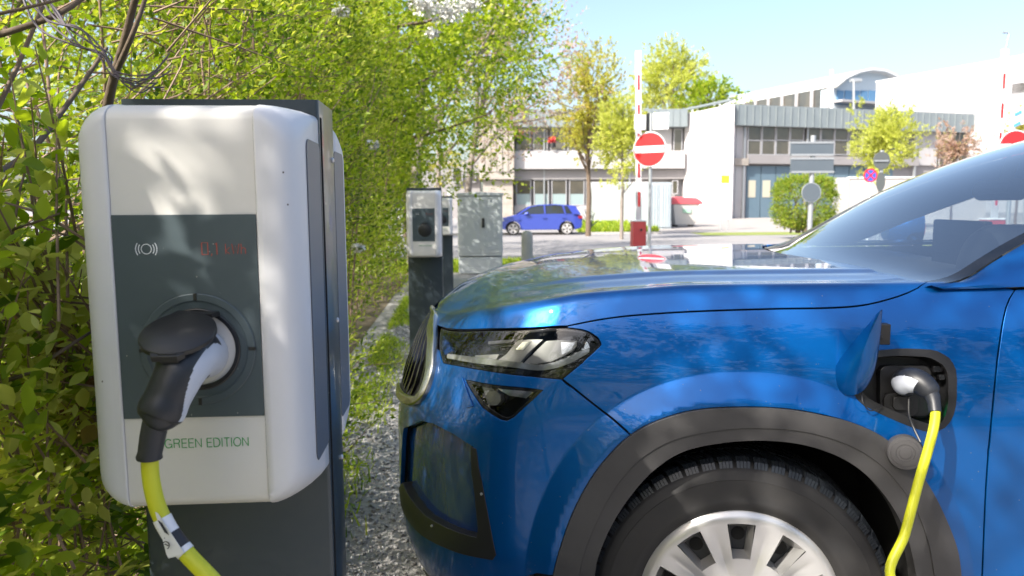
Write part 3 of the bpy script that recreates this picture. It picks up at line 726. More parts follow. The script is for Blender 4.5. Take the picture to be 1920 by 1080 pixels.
# shoulders between the side glass and the doors, tail
for sd in (1, -1):
    V = []; xs = np.linspace(1.20, 4.45, 30)
    uu = xs+.13-.52+1
    for x in xs:
        u_ = x-tab(T_xn, 1.1)-.52+1; a = body(np.array(u_), np.array(-.013)); V.append(to_world(a, sd)); V.append(to_world(np.array([x, min(a[1]-.01, .86), tab(T_zc, x)+.004]), sd)); V.append(to_world(np.array([x, max(min(a[1]-.05, .82), 0), tab(T_zc, x)+.003]), sd))
    mesh_obj('shoulder', V, [(i*3+k, (i+1)*3+k, (i+1)*3+k+1, i*3+k+1) for i in range(29) for k in range(2)], PAINT, car, smooth=60)
tl = M(); tl.prism([(4.20, YC-.78, 1.13), (4.46, YC-.30, 1.12), (4.46, YC+.30, 1.12), (4.20, YC+.78, 1.13)], (0, 0, .02))
V = [(4.32, YC-.58, 1.53), (4.32, YC+.58, 1.53), (4.47, YC+.55, 1.13), (4.47, YC-.55, 1.13), (4.2, YC-.79, 1.14), (4.2, YC+.79, 1.14), (4.05, YC-.62, 1.52), (4.05, YC+.62, 1.52)]
tl.add(V, [(0, 1, 2, 3), (0, 3, 4, 6), (1, 7, 5, 2)]); tl.build('tailgate', PAINT, car)
# cowl, wipers
cw = M(); V = []
for y in np.linspace(-.84, .84, 24):
    k = abs(y/.84)**2
    V += [(.77+.20*k, YC+y, 1.092-.010*k), (.865+.105*k, YC+y, 1.100-.018*k), (1.05, YC+y, 1.080)]
cw.add(V, [(i*3+k, (i+1)*3+k, (i+1)*3+k+1, i*3+k+1) for i in range(23) for k in range(2)]); cw.build('cowl', GBLK, car)
def basept(y, up, fw): k = abs(y/.84)**2; return np.array([.875+.10*k+fw, YC+y, 1.103-.016*k+up])
for (ya, yb) in ((-.02, -.66), (.72, .08)):
    wp = M(); q_ = [basept(ya+(yb-ya)*k_, -.014+.004*math.sin(k_*3), -.020-.030*(1-k_)) for k_ in np.linspace(0, 1, 7)]
    wp.tube([basept(ya, -.04, -.06)]+q_, np.linspace(.011, .005, 8), 8)
    wp.tube([basept(ya+(yb-ya)*k_, -.006, -.006) for k_ in np.linspace(.25, .95, 9)], .0055, 6); wp.build('wiper', BLK, car)
# ---- cabin
DASH = mat('dashboard_plastic', (.028, .030, .033), .55, bump=(200, .2, .0008))
db = M(); V = []; ny = 16
pf = [(.99, 1.062), (1.12, 1.068), (1.28, 1.080), (1.44, 1.08), (1.54, 1.04), (1.60, .90), (1.55, .60)]
for y in np.linspace(-.80, .80, ny):
    for x, z in pf: V.append((x, YC+y, z))
q = len(pf); db.add(V, [(i*q+k, (i+1)*q+k, (i+1)*q+k+1, i*q+k+1) for i in range(ny-1) for k in range(q-1)])
ds = db.build('dashboard', DASH, car, smooth=60)
bn = M(); V = []
cb = P(1722, 460, 2.15)
for k in range(17):
    a = math.pi*k/16; V += [(cb[0]-.12+.0, cb[1]-.02+0, 1.10)] if False else []
bn.lathe([(0.0, .0), (.14, .0), (.155, .02), (.16, .12), (.14, .20), (0, .21)], (1.30, YC-.37, 1.060), (1, 0, -.05), 24); bo = bn.build('instrument_hood', DASH, ds)
sw = M(); a = np.linspace(0, 2*math.pi, 33); ctr = np.array([1.78, YC-.37, 1.04]); e1 = np.array([0, 1, 0]); e2 = np.array([.42, 0, .9])
sw.tube([ctr+.185*(e1*math.cos(t)+e2*math.sin(t)) for t in a], .016, 10, cap=False); sw.tube([ctr-e1*.17, ctr+e1*.17], .025, 8); sw.tube([ctr, ctr-e2*.17], .022, 8)
sw.cyl(ctr-np.array([.25, 0, -.06]), ctr, .035, .07); sw.build('steering_wheel', GBLK, ds)
sc_ = M(); cs = P(1780, 490, 2.50); sc_.box((cs[0]-.008, 2.28, 1.06), (cs[0]+.02, 2.62, 1.065+.155)); 
sc_.V = [tuple(v) for v in sc_.V]; sc_.build('display_screen', GBLK, ds, bev=.006)
inr = M(); inr.box((1.6, YC-.80, .40), (4.2, YC+.80, .45))
for (x, y) in ((2.25, -.37), (2.25, .37), (3.15, -.37), (3.15, .37)):
    inr.box((x-.25, YC+y-.24, .45), (x+.25, YC+y+.24, .66))
inr.build('cabin_floor', DASH, car, bev=.03)
for (x, y) in ((2.45, -.37), (2.45, .37), (3.38, -.37), (3.38, .37)):
    st = M(); st.prism([(x, YC+y-.22, .60), (x+.12, YC+y-.22, .60), (x+.30, YC+y-.20, 1.20), (x+.20, YC+y-.20, 1.20)], (0, .42, 0)); st.prism([(x+.22, YC+y-.12, 1.20), (x+.30, YC+y-.12, 1.20), (x+.33, YC+y-.12, 1.37), (x+.25, YC+y-.12, 1.38)], (0, .24, 0)); st.build('seat', DASH, car, bev=.03)
rm = M(); c = np.array(P(1878, 356, 2.48)); rm.tube([c+np.array([0, -.10, 0]), c+np.array([0, .12, 0])], .034, 14); rm.tube([c, c+np.array([.03, 0, .10])], .02, 8); rm.build('rear_view_mirror', GBLK, car)
# ---- charging port on the near fender
def pp(px, py, d): return off_pt(px, py, d)
ptw = thing_part('charging_port', car, off_pt(1700, 730, 0))
panel('port_rim', u_port, BLK, ptw, off=.0015, gap=-.0035, skirt=.012, step=.02, holes=[offset_poly(resample(u_port, .012), .0075)])
V = []; lpn = resample(offset_poly(resample(u_port, .012), .006), .012); k = len(lpn)
pa = to_world(body(lpn[:, 0], lpn[:, 1])); nn = n_world(body_n(lpn[:, 0], lpn[:, 1])); cen = pa.mean(0)
inn = pa-nn*.055; inn = cen+(inn-cen)*np.array([.90, 1, .90]); V = list(pa)+list(inn)
M().add(V, [(i, (i+1) % k, k+(i+1) % k, k+i) for i in range(k)]+[[k+i for i in range(k)]]).build('port_well', BLK, ptw, smooth=50)
def rr_poly(cx, cy, w_, h_, r, n=6):
    out = []
    for (sx, sy, a0) in ((1, 1, 0), (-1, 1, 90), (-1, -1, 180), (1, -1, 270)):
        for i in range(n+1):
            a = math.radians(a0+90*i/n); out.append((cx+sx*(w_/2-r)+r*math.cos(a), cy+sy*(h_/2-r)+r*math.sin(a)))
    return out
def plate(name, pts, d, th, m, par, bev=.001):
    q = [off_pt(x, y, d) for x, y in pts]; n_ = np.cross(q[len(q)//3]-q[0], q[2*len(q)//3]-q[0]); n_ /= np.linalg.norm(n_); n_ = n_ if n_[1] < 0 else -n_
    return M().prism([a-n_*th for a in q], n_*th).build(name, m, par, bev=bev)
plate('socket_plate', rr_poly(1708, 735, 98, 100, 16), -.028, .02, BLK, ptw)
plate('socket_cover', rr_poly(1697, 762, 66, 44, 14), -.020, .012, BLK, ptw)
plate('socket_cover', rr_poly(1697, 758, 36, 26, 8), -.012, .010, BLK, ptw)
plate('latch', rr_poly(1764, 692, 18, 12, 2), -.012, .012, GBLK, ptw); plate('latch', rr_poly(1770, 708, 12, 11, 3), -.008, .012, GBLK, ptw)
plate('charge_indicator', rr_poly(1764, 768, 9, 20, 3), -.012, .006, mat('green_indicator', (.0, .5, .12), .3, emit=(0, .9, .25, .7)), ptw)
# open flap, a thin curved plate standing away from the fender
fp = spline([(1652, 581), (1650, 610), (1646, 650), (1640, 685), (1631, 712), (1618, 732), (1604, 740), (1585, 741), (1568, 739), (1560, 728), (1559, 708), (1566, 688), (1592, 650), (1622, 615), (1645, 587)], 60)
Vf = []
def flap_pt(x, y, off=0):
    k = (x-1559)/93.0
    Yd = off_pt(1700, 640, 0)[1]-.004-.125*k*(.35+.65*np.clip((745-y)/165, 0, 1)) - .012*math.sin(math.pi*np.clip(k, 0, 1))
    p = P(x, y, Yd); return p+np.array([off*.7, off*.7, 0])
fo_ = [flap_pt(x, y) for x, y in fp]; fi_ = [flap_pt(x, y, .006) for x, y in fp]; cenf = flap_pt(1615, 680, -.012); ceni = flap_pt(1615, 680, -.006)
n = len(fo_); m1 = []; m1f = []
for a in fo_: m1.append((a+cenf)/2+np.array([-.003, -.003, 0]))
V = fo_+m1+[cenf]+fi_+[ceni]
Fc = [(i, (i+1) % n, n+(i+1) % n, n+i) for i in range(n)]+[(n+i, n+(i+1) % n, 2*n) for i in range(n)]+[(2*n+1+i, 2*n+1+(i+1) % n, 3*n+1) for i in range(n)]+[(i, (i+1) % n, 2*n+1+(i+1) % n, 2*n+1+i) for i in range(n)]
M().add(V, Fc).build('charging_flap', PAINT, ptw, smooth=50)
M().box(P(1649, 608, 1.575), P(1661, 643, 1.60)).box(P(1646, 625, 1.57), P(1655, 636, 1.56)).build('flap_hinge', BLK, ptw, bev=.002)
M().tube(spline([P(1616, 735, 1.60), P(1618, 755, 1.585), P(1632, 770, 1.585), P(1655, 762, 1.60)], 14), .0013, 6).build('cap_strap', BLK, ptw)
M().tube(spline([P(1704, 745, 1.575), P(1704, 775, 1.56), P(1712, 800, 1.55), P(1726, 829, 1.53)], 14), .0022, 6).build('cap_strap', BLK, ptw)
cc = np.array(P(1698, 850, 1.55)); cp = M(); cp.lathe([(0, .001), (.012, .001), (.0125, .0), (.018, .0), (.0185, .0012), (.028, .0012), (.0285, .0003), (.0345, .0), (.0365, -.004), (.0365, -.024), (.030, -.026), (0, -.026)], cc, (-.25, -1, .10), 40)
cp.build('socket_cap', mat('cap_rubber', (.045, .043, .045), .55), ptw)

car.location = Vector(PIV+rotz(np.array(car.location)-PIV, CARA)); car.rotation_euler = (0, 0, CARA)
CAM, _f, RT, UP = _keep
# ================================================================== CHARGING STATIONS
_arc = lambda cx, cy, rx, ry, a0, a1, n=12: [(cx+rx*math.cos(math.radians(a0+(a1-a0)*i/n)), cy+ry*math.sin(math.radians(a0+(a1-a0)*i/n))) for i in range(n+1)]
GLY = {'G': (.80, [_arc(.38, .5, .38, .5, 45, 325, 20), [(.42, .44), (.75, .44), (.75, .0)], [(.75, .24), (.69, .18)]]), 'R': (.68, [[(0, 0), (0, 1), (.38, 1)]+_arc(.38, .76, .24, .24, 90, -90)+[(0, .52)], [(.38, .52), (.55, .42), (.60, .0)]]),
       'E': (.56, [[(.55, 0), (0, 0), (0, 1), (.54, 1)], [(0, .53), (.50, .53)]]), 'N': (.66, [[(0, 0), (0, 1), (.64, 0), (.64, 1)]]), 'D': (.70, [[(0, 0), (0, 1), (.28, 1)]+_arc(.28, .5, .40, .5, 90, -90, 16)+[(0, 0)]]),
       'I': (.06, [[(.02, 0), (.02, 1)]]), 'T': (.60, [[(0, 1), (.60, 1)], [(.30, 1), (.30, 0)]]), 'O': (.80, [_arc(.40, .5, .40, .5, 0, 360, 28)]), ' ': (.22, []),
       '0': (.55, [[(0, 0), (.5, 0), (.5, 1), (0, 1), (0, 0)]]), ',': (.10, [[(.03, .08), (0, -.12)]]), '1': (.25, [[(.0, .85), (.15, 1), (.15, 0)]]), 'k': (.45, [[(0, 0), (0, 1)], [(.4, .65), (0, .3), (.42, 0)]]),
       'W': (.75, [[(0, 1), (.16, 0), (.36, .8), (.56, 0), (.72, 1)]]), 'h': (.5, [[(0, 0), (0, 1)], [(0, .5), (.25, .62), (.42, .5), (.42, 0)]])}
def strokes(name, txt, h, w_, gap, m, o, par, yoff, r):
    x = o[0]
    for ch in txt:
        wd, ls = GLY[ch]; g = M()
        for l_ in ls: g.tube([(x+a*h*w_, yoff, o[1]+b*h) for a, b in l_], r, 5)
        if ls: g.build(name, m, par, smooth=60)
        x += (wd*w_+gap)*h
WHT = mat('white_housing', (.60, .595, .605), .42, spec=.4, noise=(9, .3, (.64, .635, .645)), bump=(260, .06, .0004))
CRM = mat('cream_front', (.66, .64, .60), .42, noise=(6, .3, (.61, .59, .555)), bump=(320, .08, .0004))
def speck(m, sc=420, col=(.12, .10, .08), thr=.71):
    """a few specks of dirt on a surface"""
    n = m.node_tree.nodes; l = m.node_tree.links; b = n['Principled BSDF']; src = b.inputs['Base Color'].links[0].from_socket
    tc = n.new('ShaderNodeTexCoord'); v = n.new('ShaderNodeTexVoronoi'); v.inputs['Scale'].default_value = sc/6; v.distance = 'EUCLIDEAN'
    c1 = n.new('ShaderNodeMath'); c1.operation = 'LESS_THAN'; c1.inputs[1].default_value = .09
    nz = n.new('ShaderNodeTexNoise'); nz.inputs['Scale'].default_value = sc/14; c2 = n.new('ShaderNodeMath'); c2.operation = 'GREATER_THAN'; c2.inputs[1].default_value = thr-.08
    mu = n.new('ShaderNodeMath'); mu.operation = 'MULTIPLY'; mx = n.new('ShaderNodeMix'); mx.data_type = 'RGBA'; mx.inputs['B'].default_value = (*col, 1)
    l.new(tc.outputs['Object'], v.inputs['Vector']); l.new(tc.outputs['Object'], nz.inputs['Vector']); l.new(v.outputs['Distance'], c1.inputs[0]); l.new(nz.outputs['Fac'], c2.inputs[0])
    l.new(c1.outputs[0], mu.inputs[0]); l.new(c2.outputs[0], mu.inputs[1]); l.new(mu.outputs[0], mx.inputs['Factor']); l.new(src, mx.inputs['A']); l.new(mx.outputs['Result'], b.inputs['Base Color'])
speck(WHT); speck(CRM); speck(PAINT, 430, (.12, .17, .24), .67)
DRK = mat('anthracite_panel', (.052, .072, .082), .42, noise=(14, .3, (.062, .084, .094)), bump=(1500, .35, .0005)); speck(DRK, 700, (.30, .30, .28), .70)
PED = mat('pedestal_steel', (.036, .049, .059), .34, .15, .2, noise=(3, .3, (.042, .056, .066)), bump=(900, .10, .0003)); speck(PED, 260, (.35, .34, .30), .70)
EDGE = mat('side_recess_grey', (.10, .115, .14), .45, bump=(900, .1, .0003))
SCKT = mat('socket_black', (.014, .014, .015), .40, bump=(800, .1, .0003))
GRN = mat('green_print', (.03, .30, .06), .5); WPR = mat('white_print', (.75, .77, .78), .5); RED = mat('dim_red_leds', (.10, .03, .025), .5, emit=(.8, .12, .06, .09))
HB, HH = .1355, .521; ZB = .881
RG = [(.163, 0, 0, .010), (.12, 0, 0, .018), (.085, 0, 0, .030), (.055, .0005, .0005, .042), (.036, .0025, .002, .048), (.023, .006, .004, .048), (.013, .011, .008, .046), (.006, .018, .012, .038), (.0018, .027, .017, .026), (0, .038, .024, .014)]
def rrect(hw, z0, z1, r, n=7):
    out = []
    for cx, cz, a0 in ((hw-r, z1-r, 0), (-hw+r, z1-r, 90), (-hw+r, z0+r, 180), (hw-r, z0+r, 270)):
        for i in range(n+1):
            a = math.radians(a0+90*i/n); out.append((cx+r*math.cos(a), cz+r*math.sin(a)))
    return out
def ring_at(y):
    ys = [r[0] for r in RG][::-1]; return [np.interp(y, ys, [r[k] for r in RG][::-1]) for k in (1, 2, 3)]
def make_station():
    t = thing('charging_station', (0, 0, 0), 'x', 'charger', 'charging stations in a row along the hedge')
    pd = M(); pw = .137; y0, y1 = .163, .290; r = .006
    pd.prism([(x, y, 0) for x, y in rr_poly(0, (y0+y1)/2, 2*pw, y1-y0, r, 4)], (0, 0, 1.424))
    pe = pd.build('pedestal', PED, t)
    # seam of the folded steel, screws and holes
    sm = M(); sm.box((pw-.0005, y0+.010, .05), (pw+.0012, y0+.0125, 1.40)); sm.box((pw-.0005, y0+.018, .05), (pw+.0008, y0+.0195, 1.40)); sm.build('seam', VOID, pe)
    for z in (1.345, 1.09, .862):
        for sx in (-1, 1): M().lathe([(0, .003), (.003, .003), (.0045, .001), (.0045, 0)], (sx*pw, y1-.022, z), (sx, 0, 0), 14).build('screw_head', SILV, pe)
    for x in (-.026, .036):
        h = M(); h.lathe([(.0036, .0004), (.0052, .0012), (.0052, .0)], (x, y0, .862), (0, -1, 0), 16); h.lathe([(0, .0003), (.0038, .0003)], (x, y0, .862), (0, -1, 0), 16); h.build('screw_hole', VOID, pe)
    # housing: lofted side covers with the middle strip left out
    hs = M(); loops = []
    for (y, ix, iz, r) in RG: loops.append([(x, y, z) for x, z in rrect(HB-ix, ZB+iz, ZB+HH-iz, r)])
    k = len(loops[0]); V = [p for lp in loops for p in lp]
    Fc = [(i*k+j, i*k+(j+1) % k, (i+1)*k+(j+1) % k, (i+1)*k+j) for i in range(len(loops)-1) for j in range(k)]+[[(len(loops)-1)*k+j for j in range(k)]]
    hs.add(V, Fc); hso = hs.build('housing', WHT, t, smooth=50)
    bm = bmesh.new(); bm.from_mesh(hso.data)
    for cx in (-.0868, .0868):
        bmesh.ops.bisect_plane(bm, geom=bm.verts[:]+bm.edges[:]+bm.faces[:], plane_co=(cx, 0, 0), plane_no=(1, 0, 0))
    dl = [f for f in bm.faces if abs(f.calc_center_median().x) < .0868 and f.calc_center_median().y < .155]
    bmesh.ops.delete(bm, geom=dl, context='FACES'); bm.to_mesh(hso.data); bm.free()
    hso.data.shade_smooth(); hso.data.set_sharp_from_angle(angle=math.radians(50))
    sol = hso.modifiers.new('Solidify', 'SOLIDIFY'); sol.thickness = .003; sol.offset = -1
    # middle strip, following the same profile 1.5 mm further in
    ys = [r[0] for r in RG]; izs = [r[2] for r in RG]
    prof = [(y, ZB+HH-iz) for y, iz in zip(ys, izs)]+[(0, ZB+HH-.024-(HH-.048)*i/12) for i in range(1, 12)]+[(y, ZB+iz) for y, iz in zip(ys[::-1], izs[::-1])]
    prof = [(y+.0016*(1 if y < .1 else 0), z-.0012*(1 if z > ZB+HH/2 else -1)) for y, z in prof]
    fs = M(); xs = np.linspace(-.0862, .0862, 9); V = [(x, y, z) for x in xs for y, z in prof]; q = len(prof)
    fs.add(V, [(i*q+j, i*q+j+1, (i+1)*q+j+1, (i+1)*q+j) for i in range(8) for j in range(q-1)]); fp_ = fs.build('front_cover', CRM, hso, smooth=60)
    # dark face with the socket
    z0, z1 = 1.0095, 1.263; sx, sz = .009, 1.096; R = .0505
    outer = [(.0858, z0), (.0858, z1), (-.0858, z1), (-.0858, z0)]; na = 64
    circ = [(sx+R*math.cos(2*math.pi*i/na), sz+R*math.sin(2*math.pi*i/na)) for i in range(na)]
    def ray_rect(a):
        dx, dz = math.cos(a), math.sin(a); tt = []
        if dx > 1e-9: tt.append((.0858-sx)/dx)
        if dx < -1e-9: tt.append((-.0858-sx)/dx)
        if dz > 1e-9: tt.append((z1-sz)/dz)
        if dz < -1e-9: tt.append((z0-sz)/dz)
        s_ = min(tt); return (sx+dx*s_, sz+dz*s_)
    angs = sorted([2*math.pi*i/na for i in range(na)]+[math.atan2(z-sz, x-sx) % (2*math.pi) for x, z in outer]); dp = M()
    A_ = [(sx+R*math.cos(a), -.0006, sz+R*math.sin(a)) for a in angs]; B_ = [(*ray_rect(a),) for a in angs]; B_ = [(x, -.0006, z) for x, z in B_]; n = len(angs)
    dp.add(A_+B_+[(x, .0018, z) for x, _, z in B_]+[(x, .02, z) for x, _, z in A_], [(i, (i+1) % n, n+(i+1) % n, n+i) for i in range(n)]+[(n+i, n+(i+1) % n, 2*n+(i+1) % n, 2*n+i) for i in range(n)]+[(i, (i+1) % n, 3*n+(i+1) % n, 3*n+i) for i in range(n)])
    dpo = dp.build('display_panel', DRK, hso)
    rg = M(); c = (sx, -.0006, sz); rg.lathe([(.0700, 0), (.0702, .0012), (.0690, .0022), (.0615, .0022), (.0600, .0010), (.0585, .0006), (.0520, .0006), (.0508, -.001), (.0505, -.02)], c, (0, -1, 0), 72)
    rg.build('socket_bezel', DRK, dpo, smooth=30)
    for a in (0, 90, 180, 270):
        d = np.array([math.cos(math.radians(a)), 0, math.sin(math.radians(a))]); p_ = np.array([-d[2], 0, d[0]]); cc_ = np.array(c)+d*.066
        M().prism([cc_+d*.0045-p_*.0022, cc_+d*.0045+p_*.0022, cc_-d*.0045+p_*.0022, cc_-d*.0045-p_*.0022], (0, -.0030, 0)).build('bezel_mark', SCKT, dpo, bev=.0005)
    sk_ = M(); sk_.lathe([(.0515, .0012), (.0500, .0020), (.0455, .0005), (.0450, -.004), (.0405, -.006), (.0400, -.012), (.037, -.0125), (.0365, -.03), (0, -.03)], c, (0, -1, 0), 64); sk_.build('socket', SCKT, dpo, smooth=30)
    # print
    strokes('letter', 'GREEN EDITION', .0112, .98, .20, GRN, (-.0385, .9700), fp_, .0014, .00062)
    for a_, r_ in ((None, .0060), (1, .0093), (1, .0126)):
        ic = M(); cx, cz = -.0465, 1.2215
        if a_ is None: ic.tube([(cx+r_*math.cos(t_), -.0008, cz+r_*math.sin(t_)) for t_ in np.linspace(0, 2*math.pi, 33)], .00045, 6, cap=False); ic.build('symbol', WPR, dpo)
        else:
            for s_ in (0, math.pi):
                ic = M(); ic.tube([(cx+r_*math.cos(t_+s_), -.0008, cz+r_*math.sin(t_+s_)) for t_ in np.linspace(-.62, .62, 13)], .00048, 6); ic.build('symbol', WPR, dpo)
    strokes('display_digit', '0,1', .0145, 1.0, .22, RED, (.0195, 1.2140), dpo, -.0005, .0007); strokes('display_digit', 'kWh', .0125, .95, .18, RED, (.0480, 1.2145), dpo, -.0005, .0006)
    # grey recess in each side
    for s_ in (-1, 1):
        X = s_*(HB+.0002); pl = rr_poly(0, 0, .094, .440, .014, 5)
        pl = [(min(y+.117, .1625), z+ZB+HH/2) for y, z in pl]
        M().prism([(X, y, z) for y, z in pl], (s_*.0012, 0, 0)).build('side_panel', EDGE, hso, bev=.0005)
    return t, hso
st0, h0 = make_station()
hr = copy_tree(h0, st0); hr.rotation_euler = (0, 0, math.pi); hr.location = (0, .163*2+.127, 0)
RZ = math.atan((911-859)/1400)
st1 = copy_tree(st0); st2 = copy_tree(st0)
def place(o, px, Y, lab): o.location = ((px-911)/F*Y, Y, 0); o.rotation_euler = (0, 0, RZ); o['label'] = lab
place(st0, 357, .93, 'big white and dark grey charging station nearest the camera with the cable plugged in')
place(st1, 796, 5.80, 'smaller white charging station on a dark post right behind the nose of the blue suv')
place(st2, 831, 10.4, 'farthest white charging station half hidden behind the middle one, beside the grey cabinet')
def dpanel(st): return [c for c in st.children if c.name.startswith('housing')][0]
def closed_lid(hs):
    l_ = M(); c = (.009, -.0006, 1.096); l_.lathe([(.048, .0), (.050, .004), (.049, .008), (.044, .0095), (0, .0105)], c, (0, -1, 0), 48); l_.box((-.012, -.012, 1.143), (.030, 0, 1.152))
    o = l_.build('socket_lid', SCKT, None, bev=.001); o.parent = hs; return o
for s_ in (st1, st2):
    for c_ in s_.children:
        if c_.name.startswith('housing'): closed_lid(c_)
closed_lid(hr)
for c_ in list(st0.children):                                   # the near socket's lid stands open on top of the plug
    if c_ is h0:
        lc = P(333, 622, .868); e1 = np.array([1, .06, .015]); e1 /= np.linalg.norm(e1); e2 = np.array([-.12, -.036/.0402, -.017/.0402]); e2 -= e1*(e1@e2); e2 /= np.linalg.norm(e2); nu_ = np.cross(e1, e2); nu_ *= np.sign(nu_[2])
        lid = M(); V = []; n = 56
        for (k, h_) in ((0, .0006), (.97, .0), (1.0, -.001), (1.0, -.0065), (.95, -.0068), (.94, -.002), (0, -.002)):
            for i in range(n):
                a = 2*math.pi*i/n; V.append(lc+(e1*math.cos(a)+e2*math.sin(a))*.0425*k+nu_*h_)
        lid.add(V, [(i*n+j, i*n+(j+1) % n, (i+1)*n+(j+1) % n, (i+1)*n+j) for i in range(6) for j in range(n)])
        tb = [lc+e2*.038+e1*-.020, lc+e2*.046+e1*-.017, lc+e2*.047+e1*.012, lc+e2*.040+e1*.018]; lid.prism([p+nu_*-.0012 for p in tb], nu_*-.0075)
        lid.prism([lc+e2*.030-e1*.012, lc+e2*.043-e1*.010, lc+e2*.043+e1*.010, lc+e2*.030+e1*.012], nu_*-.0135)
        ha = lc-e2*.036; lid.prism([ha-e1*.022, ha+e1*.030, P(412, 584, .928), P(334, 582, .928)], nu_*-.006)
        Mi = (Matrix.Translation(st0.location) @ Matrix.Rotation(RZ, 4, 'Z')).inverted(); lid.V = [tuple(Mi @ Vector(v)) for v in lid.V]
        o = lid.build('socket_lid', SCKT, None, smooth=40, bev=.0006); o.parent = h0
# ================================================================== CABLE WITH ITS TWO PLUGS
YEL = mat('yellow_cable', (.56, .58, .02), .42, noise=(20, .3, (.50, .51, .02)), bump=(300, .08, .0004))
PGB = mat('plug_black', (.017, .019, .024), .42, bump=(700, .25, .0005)); PGW = mat('plug_white', (.50, .53, .60), .45)
cb_ = thing('charging_cable', (-.2, .85, 0), 'thick yellow charging cable running from the near station to the blue suv', 'cable')
def pr(l): return np.array([P(x, y, Y) for x, y, Y, *_ in l]), np.array([q[3] for q in l if len(q) > 3])
path = [P(283, 838, .834), P(281, 870, .834), P(285, 910, .834), P(297, 955, .832), P(320, 1000, .828), P(352, 1040, .822), P(395, 1085, .816), np.array([-.20, .80, .72]), np.array([-.10, .80, .45]), np.array([.0, .84, .16]), np.array([.12, .92, .03]), np.array([.35, 1.05, .012]), np.array([.62, 1.10, .012]), np.array([.84, 1.16, .03]), np.array([.93, 1.24, .18]), np.array([.94, 1.33, .42]), P(1672, 1085, 1.385), P(1697, 1000, 1.410), P(1722, 905, 1.430), P(1741, 840, 1.440), P(1752, 795, 1.450), P(1754, 760, 1.460), P(1750, 742, 1.470)]
yc_ = spline(path, 420); M().tube(yc_, .0095, 20).build('cable_sheath', YEL, cb_, smooth=80)
def loft(path, rad, n=28):
    pth, r = np.array(path), np.array(rad); m_ = len(pth); T = np.gradient(pth, axis=0); T /= np.linalg.norm(T, axis=1)[:, None]
    A = np.cross(T[0], [0, 0, 1.0]); A /= np.linalg.norm(A); V = []
    for i in range(m_):
        A = A-T[i]*(A@T[i]); A /= np.linalg.norm(A); B = np.cross(T[i], A); V.append([pth[i]+r[i]*(A*math.cos(2*math.pi*k/n)+B*math.sin(2*math.pi*k/n)) for k in range(n)])
    return np.array(V)
def plug(pts, name, white_dir, w0, lock):
    p_, r_ = pr(pts); arr = spline(np.concatenate([p_, r_[:, None]], 1), 150); L = loft(arr[:, :3], arr[:, 3], 120); m_, n = L.shape[:2]
    root = None; d = np.array(white_dir, float); d /= np.linalg.norm(d)
    black, white = [], []
    for i in range(m_-1):
        for k in range(n):
            k2 = (k+1) % n; f = (i*n+k, i*n+k2, (i+1)*n+k2, (i+1)*n+k); nn = (L[i, k]+L[i+1, k2])/2-(arr[i, :3]+arr[i+1, :3])/2; nn /= np.linalg.norm(nn)
            lim = w0(i/(m_-1)); (white if nn@d > lim else black).append(f)
    V = L.reshape(-1, 3)
    def half(nm, Fs, m, par):
        o = mesh_obj(nm, V, Fs, m, par, smooth=60); bm = bmesh.new(); bm.from_mesh(o.data); bmesh.ops.delete(bm, geom=[v for v in bm.verts if not v.link_faces], context='VERTS'); bmesh.ops.recalc_face_normals(bm, faces=bm.faces); bm.to_mesh(o.data); bm.free(); return o
    b_ = half(name, black+[[k for k in range(n)][::-1], [(m_-1)*n+k for k in range(n)]], PGB, cb_)
    half('plug_shell', white, PGW, b_); return b_, arr
pgA, arrA = plug([(386, 664, .948, .0300), (380, 664, .925, .0300), (372, 663, .905, .0303), (358, 668, .880, .0305), (342, 690, .862, .0285), (328, 718, .852, .0262), (315, 745, .846, .0252), (305, 766, .842, .0262), (298, 780, .840, .0245), (294, 789, .838, .020), (291, 794, .838, .010)], 'plug',
     (.86, .25, -.45), lambda s: -2 if s < .30 else (.62+.22*math.sin(s*9) if s < .86 else 2), None)
sr = M(); p_, r_ = pr([(298, 772, .840, .0145), (292, 792, .838, .0142), (286, 820, .836, .0138), (281, 850, .834, .0130), (280, 857, .834, .0142), (280, 860, .834, .0135)]); sr.tube(p_, r_, 24); sr.build('strain_relief', PGB, pgA)
seam_i = range(20, 52); sm = M(); nrm = np.array([-.35, -.93, .1]); nrm /= np.linalg.norm(nrm)
bt = M(); c = P(382, 700, .880); bt.lathe([(0, .002), (.006, .002), (.0075, 0)], c, (.5, -.85, -.1), 20); bt.build('lock_button', PGB, pgA)
pgB, arrB = plug([(1700, 718, 1.588, .0290), (1700, 717, 1.548, .0300), (1702, 716, 1.528, .0300), (1712, 714, 1.510, .0275), (1726, 718, 1.496, .0250), (1740, 730, 1.483, .0220), (1746, 738, 1.478, .0180), (1748, 741, 1.477, .009)], 'plug',
     (-.85, -.30, -.25), lambda s: -.15 if s < .40 else (.72 if s < .74 else 2), None)
sr = M(); p_, r_ = pr([(1742, 733, 1.478, .0150), (1748, 744, 1.472, .0150), (1751, 756, 1.464, .0125), (1753, 772, 1.456, .0122)]); sr.tube(p_, r_, 20); sr.build('strain_relief', PGB, pgB)
